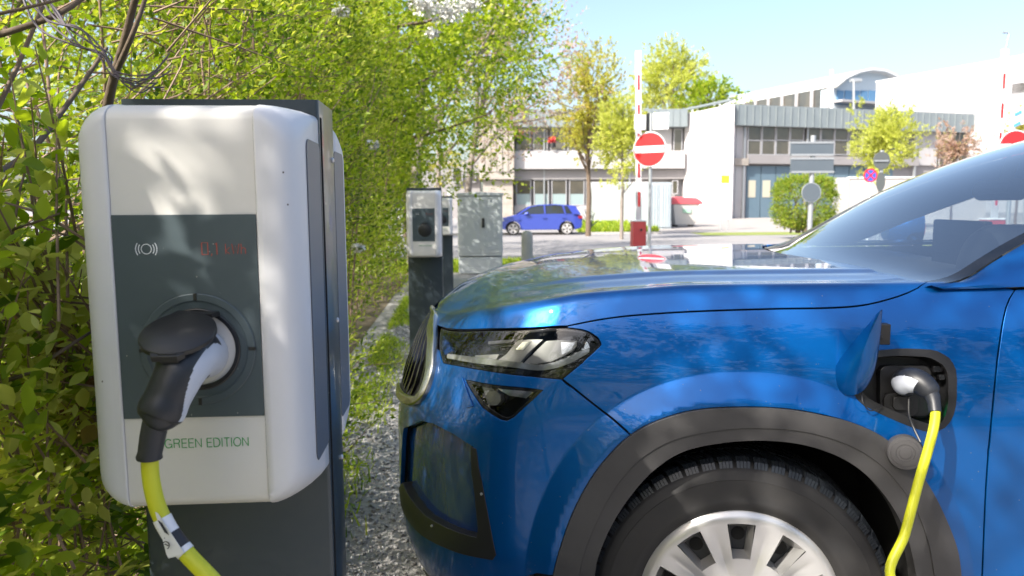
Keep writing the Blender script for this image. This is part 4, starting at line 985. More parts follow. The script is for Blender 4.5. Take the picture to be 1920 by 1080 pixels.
# white tag wrapped round the cable
TAGW = mat('tag_white', (.72, .72, .74), .45); TAGB = mat('tag_black', (.02, .02, .025), .5)
d_ = np.linalg.norm(yc_-P(304, 968, .831), axis=1); ia = int(np.argmin(d_)); ib = int(np.argmin(np.linalg.norm(yc_-P(350, 1036, .822), axis=1)))
tg = M().tube(yc_[ia:ib+1], .0103, 24, cap=False).build('cable_tag', TAGW, cb_)
M().tube(yc_[ib-4:ib], .0106, 24, cap=False).build('tag_band', TAGB, tg)
ft = [P(291, 960, .822), P(296, 963, .820), P(345, 1037, .809), P(340, 1041, .812), P(316, 1047, .816), P(312, 1040, .817)]
M().prism(ft, (.0, .0006, 0)).build('tag_flag', TAGW, tg)
tgx = P(340, 1040, .81)-P(296, 965, .82); tgx /= np.linalg.norm(tgx); tgz = np.array([.75, 0, .3]); tgz -= tgx*(tgz@tgx); tgz /= np.linalg.norm(tgz)
nn_ = np.cross(ft[2]-ft[0], ft[4]-ft[0]); nn_ /= np.linalg.norm(nn_); nn_ *= np.sign(-nn_[1])
for (a, b, w_) in ((.04, .30, .0010), (.10, .34, .0010), (.12, .30, .0010)):
    pass
c0 = P(312, 1022, .8135); M().tube([c0+nn_*.0012+.0042*(tgx*math.cos(t)+tgz*math.sin(t)) for t in np.linspace(0, 5.2, 20)], .0006, 6).tube([c0+nn_*.0012-.002*tgx, c0+nn_*.0012+.0025*tgz+.002*tgx], .0006, 6).build('tag_mark', TAGB, tg)
for k in range(4):
    a0 = P(297+k*2.2, 975+k*1.5, .8165)+nn_*.001; M().prism([a0, a0+tgx*.016, a0+tgx*.016+tgz*.0007, a0+tgz*.0007], nn_*.0003).build('tag_line', TAGB, tg)
# ================================================================== VEGETATION
LEAF_A = leaf_mat('leaf_spring_green', [(.045, .095, .010), (.13, .21, .016), (.25, .34, .022), (.40, .44, .06)], .5)
LEAF_B = leaf_mat('leaf_bright_green', [(.07, .14, .010), (.20, .30, .018), (.33, .43, .03), (.47, .50, .09)], .5)
LEAF_C = leaf_mat('leaf_yellow_brown', [(.26, .27, .05), (.38, .38, .06), (.46, .46, .08), (.42, .33, .09)], .45)
LEAF_D = leaf_mat('leaf_pale_yellow', [(.34, .38, .07), (.44, .48, .10), (.52, .54, .15), (.40, .46, .08)], .5)
LEAF_P = leaf_mat('leaf_pink_brown', [(.30, .19, .12), (.46, .32, .24), (.56, .44, .38), (.34, .33, .09)], .45)
LEAF_R = leaf_mat('leaf_reddish', [(.22, .15, .04), (.20, .10, .05), (.26, .20, .04), (.16, .22, .03)], .45)
BARK = mat('bark_brown', (.10, .070, .048), .85, noise=(14, .25, (.17, .125, .09)), bump=(60, .6, .004))
TWIG = mat('twig_purple_brown', (.16, .10, .075), .7, noise=(20, .2, (.30, .21, .14)))
BARKL = mat('bark_pale', (.34, .30, .27), .8, noise=(12, .2, (.14, .11, .09)), bump=(50, .5, .004))
T_FOLD = (np.array([(0, 0, 0), (.22, -.17, .03), (.52, -.24, .05), (.80, -.14, .02), (1, 0, -.07), (.80, .14, .02), (.52, .24, .05), (.22, .17, .03), (.5, 0, -.012)], float),
          [(0, 1, 8), (1, 2, 8), (2, 3, 8), (3, 4, 8), (4, 5, 8), (5, 6, 8), (6, 7, 8), (7, 0, 8)])
T_MID = (np.array([(0, 0, 0), (.45, -.25, .05), (1, 0, -.05), (.45, .25, .05)], float), [(0, 1, 2), (0, 2, 3)])
def nrm(a): return a/(np.linalg.norm(a, axis=-1, keepdims=True)+1e-12)
def leafmesh(name, c, d, up, size, tone, m, parent, tmpl=T_MID, width=1.0, extra=None):
    c = np.asarray(c, float); tip = c+nrm(d)*np.asarray(size)[:, None]; ok = ~(((c[:, 0] > -.535) | (tip[:, 0] > -.525)) & (c[:, 1] < 1.16) & (c[:, 1] > .3) & (c[:, 0] < -.1))
    c = c[ok]; d = np.asarray(d)[ok]; up = np.asarray(up)[ok]; size = np.asarray(size)[ok]; tone = np.asarray(tone)[ok]   # nothing grows through the near station
    n = len(c); d = nrm(d); s = nrm(np.cross(d, up)); u = np.cross(s, d)
    T, Fc = tmpl; q = len(T)
    V = c[:, None, :]+size[:, None, None]*(T[None, :, 0:1]*d[:, None, :]+T[None, :, 1:2]*width*s[:, None, :]+T[None, :, 2:3]*u[:, None, :])
    V = V.reshape(-1, 3)
    if parent is not None: V = V-np.array(base_of(parent))
    Fa = (np.array(Fc)[None]+np.arange(n)[:, None, None]*q).reshape(-1, 3); nf = len(Fa)
    me = bpy.data.meshes.new(name); me.vertices.add(len(V)); me.vertices.foreach_set('co', V.ravel().astype(np.float32))
    me.loops.add(nf*3); me.loops.foreach_set('vertex_index', Fa.ravel().astype(np.int32)); me.polygons.add(nf)
    me.polygons.foreach_set('loop_start', (np.arange(nf)*3).astype(np.int32)); me.update(calc_edges=True); me.validate()
    at = me.attributes.new('tone', 'FLOAT', 'POINT'); at.data.foreach_set('value', np.repeat(tone, q).astype(np.float32))
    if tmpl is T_FOLD: me.shade_smooth()
    me.materials.append(m); o = bpy.data.objects.new(name, me); C.objects.link(o)
    if parent is not None: o.parent = parent
    return o
def twigs(org, dr, length, k, spread=.55):
    """leaf positions and directions along straight twigs"""
    n = len(org); dr = nrm(dr); t = (np.arange(k)+.6)/k; side = nrm(np.cross(dr, RNG.normal(size=(n, 3)))); s2 = np.cross(dr, side)
    pos = org[:, None, :]+dr[:, None, :]*(length[:, None]*t)[:, :, None]
    ang = np.arange(k)*2.4+RNG.uniform(0, 6, (n, 1)); rad = side[:, None]*np.cos(ang)[..., None]+s2[:, None]*np.sin(ang)[..., None]
    dd = dr[:, None]*(.5+t[None, :, None]*.7)+rad*spread*1.3+np.array([0, 0, .15])+RNG.normal(size=(n, k, 3))*.15
    up = np.array([0, 0, 1.0])+RNG.normal(size=(n, k, 3))*.45
    pos = pos+RNG.normal(size=pos.shape)*length[:, None, None]*.04
    return pos.reshape(-1, 3), dd.reshape(-1, 3), up.reshape(-1, 3)
def hedge_face(y): return -.55-.040*y
def bush_pts(n, x0f, y0, y1, H, depth=1.3, z0=.05):
    y = RNG.uniform(y0, y1, n); e = RNG.beta(1.0, 2.2, n)*depth; z = z0+(H-z0)*RNG.uniform(0, 1, n)**.9
    x = x0f(y)-e-.10*np.sin(y*3.1+z*2.3)-.12*np.sin(z*4.2+y)-.25*np.maximum(0, z/H-.8)/.2
    return np.stack([x, y, z], 1)
def clump_keep(p, sc, thr, seed):
    r = np.random.default_rng(seed); a = r.uniform(-1, 1, (5, 3))*sc; ph = r.uniform(0, 6, 5); v = sum(np.sin(p@a[i]+ph[i]) for i in range(5)); return v > thr
def stems(mm, base, tips, r0, r1, wob=.06, n=9):
    for b, t in zip(base, tips):
        k = np.linspace(0, 1, n)[:, None]; pth = b+(t-b)*k+np.array([0, 0, 1])*(np.sin(k*math.pi)*.12*np.linalg.norm(t-b))
        pth = pth+np.cumsum(RNG.normal(size=pth.shape)*wob*.3, 0)*k; mm.tube(pth, np.linspace(r0, r1, n), 6)
def make_shrub(i, y0, y1, H, nt, k, leaf, m, tm, label, depth=1.3, xoff=0.0, tl=.26, nstem=10, width=1.0, m2=None):
    root = thing('shrub', (hedge_face((y0+y1)/2)-.5+xoff, (y0+y1)/2, 0), label, 'shrub', 'shrubs of the hedge behind the charging stations')
    p = bush_pts(nt, lambda y: hedge_face(y)+xoff-tl*.6, y0, y1, H, depth); kp = clump_keep(p, 4.0, -.9, 30+i); p = p[kp]
    d = np.stack([RNG.uniform(.1, 1.0, len(p)), RNG.normal(size=len(p))*.5, RNG.uniform(-.15, .9, len(p))], 1)
    pos, dd, up = twigs(p, d, RNG.uniform(.6, 1.2, len(p))*tl, k); n = len(pos)
    tone = np.clip(np.repeat(RNG.uniform(0, 1, len(p)), k)+RNG.normal(size=n)*.16, 0, 1)
    leafmesh('foliage', pos, dd, up, leaf*RNG.uniform(.55, 1.15, n), tone, m, root, tm, width)
    b = M(); nb = nstem; bx = hedge_face((y0+y1)/2)+xoff-.45
    base = np.stack([bx+RNG.normal(size=nb)*.25-.2, RNG.uniform(y0, y1, nb), np.zeros(nb)], 1)
    tips = np.stack([bx+RNG.uniform(-.5, .42, nb), base[:, 1]+RNG.normal(size=nb)*.5, RNG.uniform(.5, 1, nb)*H], 1)
    stems(b, base, tips, .010, .003); sel = RNG.choice(len(p), min(len(p), nt//6), replace=False)
    for q in sel:
        e = p[q]+nrm(d[q])*tl*.8
        if (e[0] > -.56 and .25 < e[1] < 1.2): continue
        s_ = p[q]-nrm(d[q])*.22+RNG.normal(size=3)*.05; b.tube([s_, p[q], e], [.0034, .0026, .001], 4, cap=False)
    b.build('branches', TWIG, root, smooth=60)
    return root
make_shrub(0, .15, .92, 1.95, 820, 10, .046, LEAF_B, T_FOLD, 'leafy shrub left of the near charging station with big bright fresh leaves', depth=.42, xoff=-.15, tl=.20, nstem=4)
make_shrub(1, .85, 1.75, 1.95, 1700, 9, .042, LEAF_B, T_FOLD, 'twiggy green shrub directly behind and left of the near charging station', depth=.85, xoff=-.09, tl=.20, nstem=11)
make_shrub(2, 1.7, 2.9, 2.30, 2100, 9, .036, LEAF_A, T_MID, 'dense green shrub whose crown shows above the near charging station', tl=.24, nstem=12)
make_shrub(3, 2.8, 4.3, 2.55, 2500, 9, .038, LEAF_B, T_MID, 'bright green shrub just right of the near charging station', tl=.26, nstem=12)
make_shrub(4, 4.2, 6.2, 2.9, 2700, 9, .045, LEAF_A, T_MID, 'green shrub between the near and the middle charging station', tl=.3, nstem=12, xoff=-.06)
make_shrub(5, 6.1, 9.0, 3.3, 3000, 9, .055, LEAF_B, T_MID, 'yellow green shrub behind the middle charging station', tl=.36, nstem=12, xoff=-.12)
make_shrub(6, 8.9, 12.6, 3.8, 3000, 9, .065, LEAF_B, T_MID, 'farthest shrub of the hedge, ending beside the grey cabinet', tl=.45, nstem=12)
def make_tree(name, base, H, crown_r, crown_z, nt, leaf, m, label, trunk_r=.12, bark=BARK, lean=(0, 0), sq=1.0, k=9, thr=-.6, tl=None, group=None, cat='tree', sc=1.3, nl=12, airy=.35):
    base = np.array([base[0], base[1], gz(base[1])]); root = thing(name, base, label, cat, group)
    c = base+np.array([lean[0], lean[1], crown_z]); tl = tl or crown_r*.22
    v = nrm(RNG.normal(size=(nt, 3)))*(RNG.uniform(0, 1, (nt, 1))**airy); p = v*np.array([crown_r, crown_r, crown_r*sq]); rad = nrm(v)
    wob = 1+.22*np.sin(rad@np.array([3.1, 2.2, 4.0])+H)+.14*np.sin(rad@np.array([-5, 6.2, 3.3])*1.3); p = p*wob[:, None]+c
    kp = clump_keep((p-c)/crown_r, 5.5, thr, int(H*13)+nt); p = p[kp]; rad = rad[kp]
    d = rad+np.array([0, 0, .35])+RNG.normal(size=p.shape)*.5; pos, dd, up = twigs(p, d, RNG.uniform(.5, 1.2, len(p))*tl, k); n = len(pos)
    tone = np.clip(np.repeat(RNG.uniform(.05, .95, len(p)), k)+RNG.normal(size=n)*.12, 0, 1)
    leafmesh('crown', pos, dd, up, leaf*RNG.uniform(.6, 1.15, n), tone, m, root, T_MID, 1.25)
    t = M(); top = c+np.array([0, 0, crown_r*sq*.55]); kk = np.linspace(0, 1, 9)[:, None]; ln = base+(np.array([c[0], c[1], top[2]])-base)*kk; ln[:, :2] = base[:2]+(c[:2]-base[:2])*kk**1.6
    ln += RNG.normal(size=ln.shape)*trunk_r*.18*(kk > 0); t.tube(ln, np.linspace(trunk_r, trunk_r*.25, 9), 10)
    for q in range(nl):
        a = RNG.uniform(.35, .9); s_ = ln[0]+(ln[-1]-ln[0])*a; s_ = np.array([np.interp(a, kk[:, 0], ln[:, j]) for j in range(3)]); e = p[RNG.integers(len(p))]
        if e[2] < s_[2]: e = e+np.array([0, 0, (s_[2]-e[2])*1.1])
        mid = (s_+e)/2+np.array([0, 0, -.06*crown_r]); t.tube(spline([s_, mid, e], 8), np.linspace(trunk_r*.36, trunk_r*.07, 8), 6)
    t.build('trunk', bark, root, smooth=60); return root
# taller trees of the wood behind the hedge
WG = 'trees of the small wood behind the hedge'
make_tree('tree', (-3.6, 3.4), 5, 1.7, 3.2, 1100, .075, LEAF_A, 'leafy tree of the wood showing through gaps above the near charging station', group=WG, sq=1.5, thr=-1.3, sc=2)
make_tree('tree', (-2.6, 6.6), 6, 1.5, 3.4, 1000, .085, LEAF_A, 'mid green tree of the wood behind the yellow green shrub', group=WG, sq=1.5, thr=-1.3)
make_tree('tree', (-5.2, 8.0), 7, 2.6, 4.0, 1200, .11, LEAF_A, 'tall shaded tree at the back of the wood on the left', group=WG, sq=1.3, thr=-1.5)
make_tree('tree', (-2.3, 11.5), 7, 2.3, 4.0, 3600, .085, LEAF_B, 'bright green tree leaning over the far end of the hedge', group=WG, sq=1.35, lean=(.50, 0), thr=-1.9)
make_tree('tree', (-6.5, 17), 9, 4.0, 5.0, 1500, .16, LEAF_A, 'large green tree deep in the wood on the left', group=WG, thr=-1.5)
make_tree('tree', (-1.6, 16.2), 8, 2.2, 5.5, 4200, .10, LEAF_B, 'fresh green tree in front of the pink brown one', group=WG, sq=1.15, lean=(.75, .3), thr=-1.6, bark=BARKL)
make_tree('flowering_tree', (-.65, 22), 8, 2.2, 5.4, 2200, .10, LEAF_P, 'pink brown flowering tree beside the open sky at the end of the wood', trunk_r=.13, bark=BARKL, lean=(1.25, 0), sq=1.25, thr=-.4, k=8, airy=.5, nl=24)
make_tree('tree', (-1.6, 25), 8, 1.4, 4.2, 500, .10, LEAF_C, 'slender olive tree with a pale trunk left of the concrete tower', group=WG, sq=1.5, lean=(.2, 0), thr=-.2, bark=BARKL)
# white blossom on the hedge
FLW = mat('white_petals', (.72, .71, .66), .6)
for lab, x, y, Y, rr_ in (('widest white blossom hanging over the top of the picture', 835, 22, 7.0, .22), ('white blossom left of the widest one', 795, 10, 6.9, .15), ('white blossom right of the widest one, at the top edge', 880, 8, 7.2, .14),
                          ('leftmost small white blossom near the top edge', 640, 22, 5.5, .06), ('small white blossom under the widest one', 811, 62, 7.0, .07), ('white blossom at mid height of the hedge right of the near station', 700, 272, 5.2, .045),
                          ('white blossom low on the hedge beside the near station', 672, 465, 4.9, .035)):
    c = P(x, y, Y); n = int(90+rr_*1800); p = c+nrm(RNG.normal(size=(n, 3)))*RNG.uniform(.1, 1, (n, 1))*rr_*np.array([1, .7, .6])
    r_ = thing('blossom', c, lab, 'blossom', 'white blossoms on the hedge'); leafmesh('petals', p, RNG.normal(size=(n, 3)), RNG.normal(size=(n, 3)), np.full(n, .028), np.zeros(n), FLW, r_, T_MID, 1.8)
# hand placed twigs crossing the upper left corner
tw = thing('hanging_twigs', P(200, 110, 1.0), 'bundle of thin dark bare twigs crossing the upper left corner', 'twigs'); tb_ = M()
for k in range(6):
    j = lambda: RNG.normal()*8
    tb_.tube(spline([P(20+k*11, -40, 1.12), P(70+k*9+j(), 30+j(), 1.08), P(140+k*5+j(), 75+j(), 1.03), P(185+k*3+j(), 105+j()*.6, 1.0), P(212+j()*.4, 135+j()*.6, .99), P(240+k*7+j(), 160+j(), .99), P(290+k*6, 130+j()*2.5, 1.02)], 26), np.linspace(.0019, .0009, 26), 5)
tb_.build('twig_bundle', mat('twig_dark', (.06, .045, .06), .6), tw)
for pts, r0 in (([(-20, 70, 1.1), (40, 52, 1.1), (110, 26, 1.1), (180, -20, 1.12)], .005), ([(-20, 30, 1.0), (60, 12, 1.0), (140, -8, 1.0)], .0025), ([(198, 215, 1.55), (212, 150, 1.5), (232, 80, 1.45), (258, -20, 1.4)], .010), ([(220, 130, 1.45), (250, 60, 1.4), (275, -10, 1.4)], .006), ([(245, 168, 1.0), (268, 155, 1.0), (290, 135, 1.02), (318, 100, 1.05)], .0018),
                ([(-10, 445, 1.0), (40, 425, .98), (80, 412, .97), (112, 400, .97)], .0022), ([(-10, 330, 1.2), (60, 280, 1.3), (130, 190, 1.4), (200, 90, 1.5)], .006), ([(10, 800, 1.1), (70, 720, 1.1), (110, 640, 1.15), (150, 560, 1.2)], .005), ([(-10, 720, .95), (50, 700, .95), (120, 655, .97), (190, 610, 1.05)], .003)):
    M().tube(spline([P(*p) for p in pts], 16), np.linspace(r0, r0*.6, 16), 7).build('bare_branch', BARK, tw, smooth=60)
# ---- sprigs with large leaves close to the camera
sp_ = thing('leafy_sprig', (-.85, .95, 0), 'low sprigs with large pale lobed leaves at the lower left edge', 'shrub'); org = []; dr = []
def sprigs(pts, n, leaf, k, par, m, width=1.5, name='foliage', L=.13):
    o_ = []; d_ = []
    for (x, y, Y) in pts:
        c = P(x, y, Y)
        for _ in range(n): o_.append(c+RNG.normal(size=3)*.035); d_.append(np.array([RNG.normal()*.6+.3, RNG.normal()*.5-.3, RNG.uniform(.1, 1)]))
    pos, dd, up = twigs(np.array(o_), np.array(d_), np.full(len(o_), L), k, .8); n_ = len(pos)
    leafmesh(name, pos, dd, up, leaf*RNG.uniform(.5, 1.1, n_), np.clip(RNG.uniform(.2, 1, n_), 0, 1), m, par, T_FOLD, width)
    b = M()
    for a, d in zip(o_, d_):
        if (a+nrm(d)*L)[0] > -.55 and a[1] < 1.2: continue
        b.tube([a-nrm(d)*.10-np.array([0, 0, .04]), a, a+nrm(d)*L], [.0022, .0018, .0008], 5)
    b.build('branches', TWIG, par)
sprigs([(70, 330, 1.0), (95, 395, .98), (60, 420, 1.0), (110, 440, 1.0), (40, 470, 1.0), (100, 500, 1.02), (20, 390, 1.05)], 4, .036, 7, sp_, LEAF_B, 1.15)
sprigs([(60, 560, 1.0), (105, 575, 1.05), (40, 630, 1.0), (115, 640, 1.1), (120, 600, 1.1), (20, 690, 1.0)], 4, .034, 6, sp_, LEAF_D, 1.6)  # leaf colour paled to look sunlit
sprigs([(110, 800, 1.0), (60, 850, 1.0), (20, 780, 1.0), (140, 930, 1.1), (60, 960, 1.1), (100, 730, 1.0)], 5, .036, 8, sp_, LEAF_D, .85)  # same paled leaf colour, in place of sunlight
sprigs([(160, 930, 1.15), (100, 1000, 1.15), (40, 1040, 1.1), (170, 700, 1.2), (190, 1010, 1.3), (20, 900, 1.1)], 4, .038, 5, sp_, LEAF_B, 1.6)
rs_ = thing('reddish_shrub', (-.95, 1.25, 0), 'small reddish leaved shrub low beside the near station', 'shrub')
sprigs([(130, 700, 1.2), (160, 745, 1.2), (110, 760, 1.2), (165, 660, 1.22), (170, 790, 1.25)], 4, .040, 5, rs_, LEAF_R, 1.5)
sp3 = thing('leafy_sprig', (-.9, 1.15, 0), 'shoots with leaf colour paled to look sunlit, filling the gap low on the left edge', 'shrub')
sprigs([(30, 860, 1.15), (80, 900, 1.15), (130, 860, 1.2), (20, 1000, 1.15), (120, 1050, 1.2), (180, 960, 1.3), (60, 760, 1.15), (140, 560, 1.2), (90, 660, 1.15), (200, 1040, 1.35), (10, 600, 1.1), (160, 830, 1.25)], 6, .042, 6, sp3, LEAF_D, 1.3)  # pale leaf colour stands in for sunlight on these shoots
# ================================================================== GROUND NEAR THE HEDGE
GV = mat('gravel_bed', (.23, .215, .20), .95, noise=(38, .18, (.40, .385, .37)), bump=(120, .9, .012))
ASP = mat('pale_asphalt', (.24, .23, .23), .9, noise=(1.3, .3, (.31, .295, .29)), bump=(160, .5, .004))
PAV = mat('yard_paving', (.28, .255, .24), .9, noise=(.9, .25, (.35, .325, .31)), bump=(120, .4, .004))
SOIL = mat('leaf_litter', (.075, .055, .035), .95, noise=(22, .25, (.16, .13, .08)), bump=(60, .8, .02))
TURF = mat('short_turf', (.16, .22, .04), .95, noise=(3, .3, (.26, .28, .07)), bump=(80, .8, .02))
def sheet(name, rows, dz, m, kind='structure', ny=None):
    """rows: (y, x_left, x_right)"""
    rows = sorted(rows); y0, y1 = rows[0][0], rows[-1][0]; ys = sorted(set([r[0] for r in rows]+[y for y in (12, 20, 30, 38, 50, 60, 90) if y0 < y < y1]))
    V = []; 
    for y in ys: V += [(np.interp(y, [r[0] for r in rows], [r[1] for r in rows]), y, gz(y)+dz), (np.interp(y, [r[0] for r in rows], [r[2] for r in rows]), y, gz(y)+dz)]
    o = mesh_obj(name, V, [(2*i, 2*i+1, 2*i+3, 2*i+2) for i in range(len(ys)-1)], m); o['kind'] = kind; return o
sheet('ground', [(-60, -150, 150), (12, -150, 150), (38, -150, 150), (60, -150, 150), (90, -150, 150), (400, -400, 400)], 0, ASP)
sheet('soil', [(-8, -9, -.72), (0, -9, -.72), (12, -10, -1.05), (24, -14, -1.2)], .006, SOIL)
sheet('gravel_path', [(-8, -1.0, -.02), (1.0, -1.0, -.02), (4.5, -1.1, -.10), (7, -1.2, .1), (13.2, -1.4, -.2)], .010, GV)
# loose stones
def stones(n, xr, yr, sz, name, m, par=None, prj=None):
    x = RNG.uniform(*xr, n); y = yr[0]+(yr[1]-yr[0])*RNG.uniform(0, 1, n)**1.5; s_ = sz*RNG.uniform(.4, 1.2, n)*(1+.06*y)
    ico = np.array([(0, 0, 1), (.89, 0, .45), (.28, .85, .45), (-.72, .53, .45), (-.72, -.53, .45), (.28, -.85, .45), (.72, .53, -.45), (-.28, .85, -.45), (-.89, 0, -.45), (-.28, -.85, -.45), (.72, -.53, -.45), (0, 0, -1)])
    Ff = [(0, 1, 2), (0, 2, 3), (0, 3, 4), (0, 4, 5), (0, 5, 1), (1, 6, 2), (2, 7, 3), (3, 8, 4), (4, 9, 5), (5, 10, 1), (6, 7, 2), (7, 8, 3), (8, 9, 4), (9, 10, 5), (10, 6, 1)]
    J = ico[None]*(1+RNG.normal(size=(n, 12, 1))*.18); A = RNG.normal(size=(n, 3, 3)); Q = np.linalg.qr(A)[0]; J = np.einsum('nij,nkj->nki', Q, J*np.array([1, .8, .6]))
    V = (J*s_[:, None, None]+np.stack([x, y, s_*.35+.010], 1)[:, None]).reshape(-1, 3); Fa = (np.array(Ff)[None]+np.arange(n)[:, None, None]*12).reshape(-1, 3); nf = len(Fa)
    me = bpy.data.meshes.new(name); me.vertices.add(len(V)); me.vertices.foreach_set('co', V.ravel().astype(np.float32)); me.loops.add(nf*3); me.loops.foreach_set('vertex_index', Fa.ravel().astype(np.int32)); me.polygons.add(nf)
    me.polygons.foreach_set('loop_start', (np.arange(nf)*3).astype(np.int32)); me.update(calc_edges=True); me.validate()
    at = me.attributes.new('tone', 'FLOAT', 'POINT'); at.data.foreach_set('value', np.repeat(RNG.uniform(0, 1, n), 12).astype(np.float32)); me.materials.append(m)
    o = bpy.data.objects.new(name, me); C.objects.link(o); o['kind'] = 'stuff'; return o
STN = leaf_mat('stone_mix', [(.16, .15, .14), (.30, .29, .28), (.42, .41, .41), (.55, .54, .53)], 0.0, .9); tag(stones(15000, (-1.02, .0), (.9, 8.5), .008, 'loose_gravel', STN), 'loose grey gravel along the foot of the hedge', 'gravel')
# grass tufts and low weeds at the foot of the hedge
def grass(n, sampler, h, name, m, label, width=.10):
    p = sampler(n); d = np.stack([RNG.normal(size=len(p))*.35, RNG.normal(size=len(p))*.35, np.ones(len(p))], 1)
    T = (np.array([(0, -.06, 0), (0, .06, 0), (.55, .05, .06), (1, 0, .25), (.55, -.05, .06)], float), [(0, 1, 2), (0, 2, 4), (4, 2, 3)])
    o = leafmesh(name, p, d, RNG.normal(size=(len(p), 3)), h*RNG.uniform(.4, 1.2, len(p)), RNG.uniform(0, 1, len(p)), m, None, T, width/.12); o['kind'] = 'stuff'; o['label'] = label; return o
def samp_verge(n):
    y = RNG.uniform(.9, 12, n)**1.0; x = hedge_face(y)-.05+RNG.beta(1.2, 3, n)*.38-.12; kp = clump_keep(np.stack([x*3, y, y*0], 1), 4, -.3, 5); return np.stack([x, y, np.full(n, .008)], 1)[kp]
grass(6500, samp_verge, .075, 'verge_grass', LEAF_B, 'grass and weeds along the foot of the hedge')
def samp_left(n): return np.stack([RNG.uniform(-2.2, -.62, n), RNG.uniform(.8, 3.2, n), np.full(n, .005)], 1)
grass(6000, samp_left, .22, 'undergrowth', LEAF_A, 'thin grass and undergrowth below the shrubs', .07)
def weeds(n):
    p = samp_verge(n); p[:, 2] += RNG.uniform(.01, .09, len(p)); return p
pw_ = weeds(5000); o = leafmesh('ground_weeds', pw_, np.stack([RNG.normal(size=len(pw_)), RNG.normal(size=len(pw_)), RNG.uniform(-.2, .8, len(pw_))], 1), np.tile([0, 0, 1.], (len(pw_), 1)), .03*RNG.uniform(.5, 1.3, len(pw_)), RNG.uniform(0, 1, len(pw_)), LEAF_B, None, T_MID, 1.3); o['kind'] = 'stuff'; o['label'] = 'low leafy weeds along the foot of the hedge'
# ================================================================== BEHIND THE CAR
def X(px, Y): return P(px, 400, Y)[0]
def Z(py, Y, px=960): return P(px, py, Y)[2]
sheet('road', [(19.5, -60, 80), (36.5, -60, 80)], .008, mat('road_asphalt', (.23, .22, .225), .9, noise=(.6, .3, (.31, .295, .295)), bump=(140, .4, .004)))
sheet('lawn', [(14.6, -6, .9), (17.8, -6, 1.6)], .012, TURF)
sheet('lawn', [(38.5, X(1085, 38.5), X(1235, 38.5)), (56, X(1060, 56), X(1230, 56))], .012, TURF)
sheet('lawn', [(33.5, X(1330, 33), X(1560, 33)), (37.6, X(1300, 37), X(1500, 37))], .016, TURF)
sheet('lawn', [(20, 6.9, 14), (24, 9.3, 18)], .016, TURF)
sheet('yard', [(38, X(1240, 38), 70), (59, X(1230, 59), 70)], .006, PAV)
def samp_rect(y0, y1, l0, l1, r0, r1):
    def f(n):
        y = RNG.uniform(y0, y1, n); t = (y-y0)/(y1-y0); x = l0+(l1-l0)*t+RNG.uniform(0, 1, n)*((r0-l0)+(r1-r0-l1+l0)*t); return np.stack([x, y, np.array([gz(q) for q in y])+.012], 1)
    return f
grass(5000, samp_rect(14.6, 17.8, -2, -2, .9, 1.6), .12, 'lawn_grass', LEAF_B, 'grass strip beyond the grey cabinet', .2)
grass(6000, samp_rect(38.5, 52, X(1085, 38.5), X(1085, 52), X(1235, 38.5), X(1230, 52)), .25, 'lawn_grass', LEAF_B, 'sunlit grass under the young trees', .3)
# kerbs
k = M(); k.box((-60, 36.5, gz(36.5)-.1), (X(1240, 36.6), 36.65, gz(36.5)+.11)); k.box((X(1560, 36.6), 36.5, gz(36.5)-.1), (80, 36.65, gz(36.5)+.11)); o = k.build('kerb', mat('kerb_stone', (.42, .40, .38), .85)); o['kind'] = 'structure'
# ---- grey electrical cabinet
CAB = mat('cabinet_grey', (.50, .53, .545), .6, noise=(2.5, .35, (.45, .48, .49)), bump=(40, .1, .002))
def ribbed(m_, x0, x1, yf, z0, z1, pitch, dep):
    x = x0
    while x < x1-pitch*.5: m_.box((x, yf-dep, z0), (min(x+pitch*.55, x1), yf+.002, z1)); x += pitch
Yc = 14.3; xa, xb = X(858, Yc), X(942, Yc); zt = Z(360, Yc, 900)
cbn = thing('electrical_cabinet', ((xa+xb)/2, Yc, 0), 'tall grey green metal electrical cabinet with two ribbed doors', 'cabinet')
M().box((xa+.01, Yc, 0), (xb-.01, Yc+.45, Z(482, Yc, 900))).build('plinth', CAB, cbn, bev=.01)
M().box((xa, Yc-.02, Z(480, Yc, 900)), (xb, Yc+.45, zt-.07)).build('cabinet_body', CAB, cbn, bev=.01)
M().prism([(xa-.02, Yc-.05, zt-.07), (xb+.02, Yc-.05, zt-.07), (xb+.02, Yc-.05, zt-.02), ((xa+xb)/2, Yc-.05, zt), (xa-.02, Yc-.05, zt-.02)], (0, .53, 0)).build('roof', CAB, cbn, bev=.008)
xm = (xa+xb)/2
for (a, b) in ((xa+.03, xm-.008), (xm+.008, xb-.03)):
    d = M(); d.box((a, Yc-.035, Z(474, Yc, 900)), (b, Yc-.015, zt-.10)); ribbed(d, a+.02, b-.02, Yc-.035, Z(470, Yc, 900), zt-.13, .035, .006); d.build('door', CAB, cbn)
M().box((xm+.03, Yc-.055, Z(427, Yc, 905)), (xm+.085, Yc-.03, Z(409, Yc, 905))).build('handle', BLK, cbn, bev=.004)
# ---- concrete bollards
CON = mat('concrete_grey', (.36, .36, .34), .85, noise=(6, .3, (.28, .29, .26)), bump=(60, .4, .004))
def bollard(px, Y, ptop, wpx, lab):
    r = pxm(0, wpx, Y)/2; x = X(px, Y); zt_ = Z(ptop, Y, px); t = M().lathe([(r*1.05, 0), (r*1.02, zt_-r*1.0), (r*.98, zt_-r*.72), (r*.78, zt_-r*.28), (r*.4, zt_-.01), (0, zt_)], (x, Y, 0), (0, 0, 1), 24).build('bollard', CON, None, smooth=60)
    tag(t, lab, 'bollard', 'concrete bollards beside the barriers')
bollard(988, 13.6, 432, 21, 'round topped grey concrete bollard right of the electrical cabinet')
bollard(1780, 14.0, 420, 20, 'pale round topped bollard seen through the windscreen')
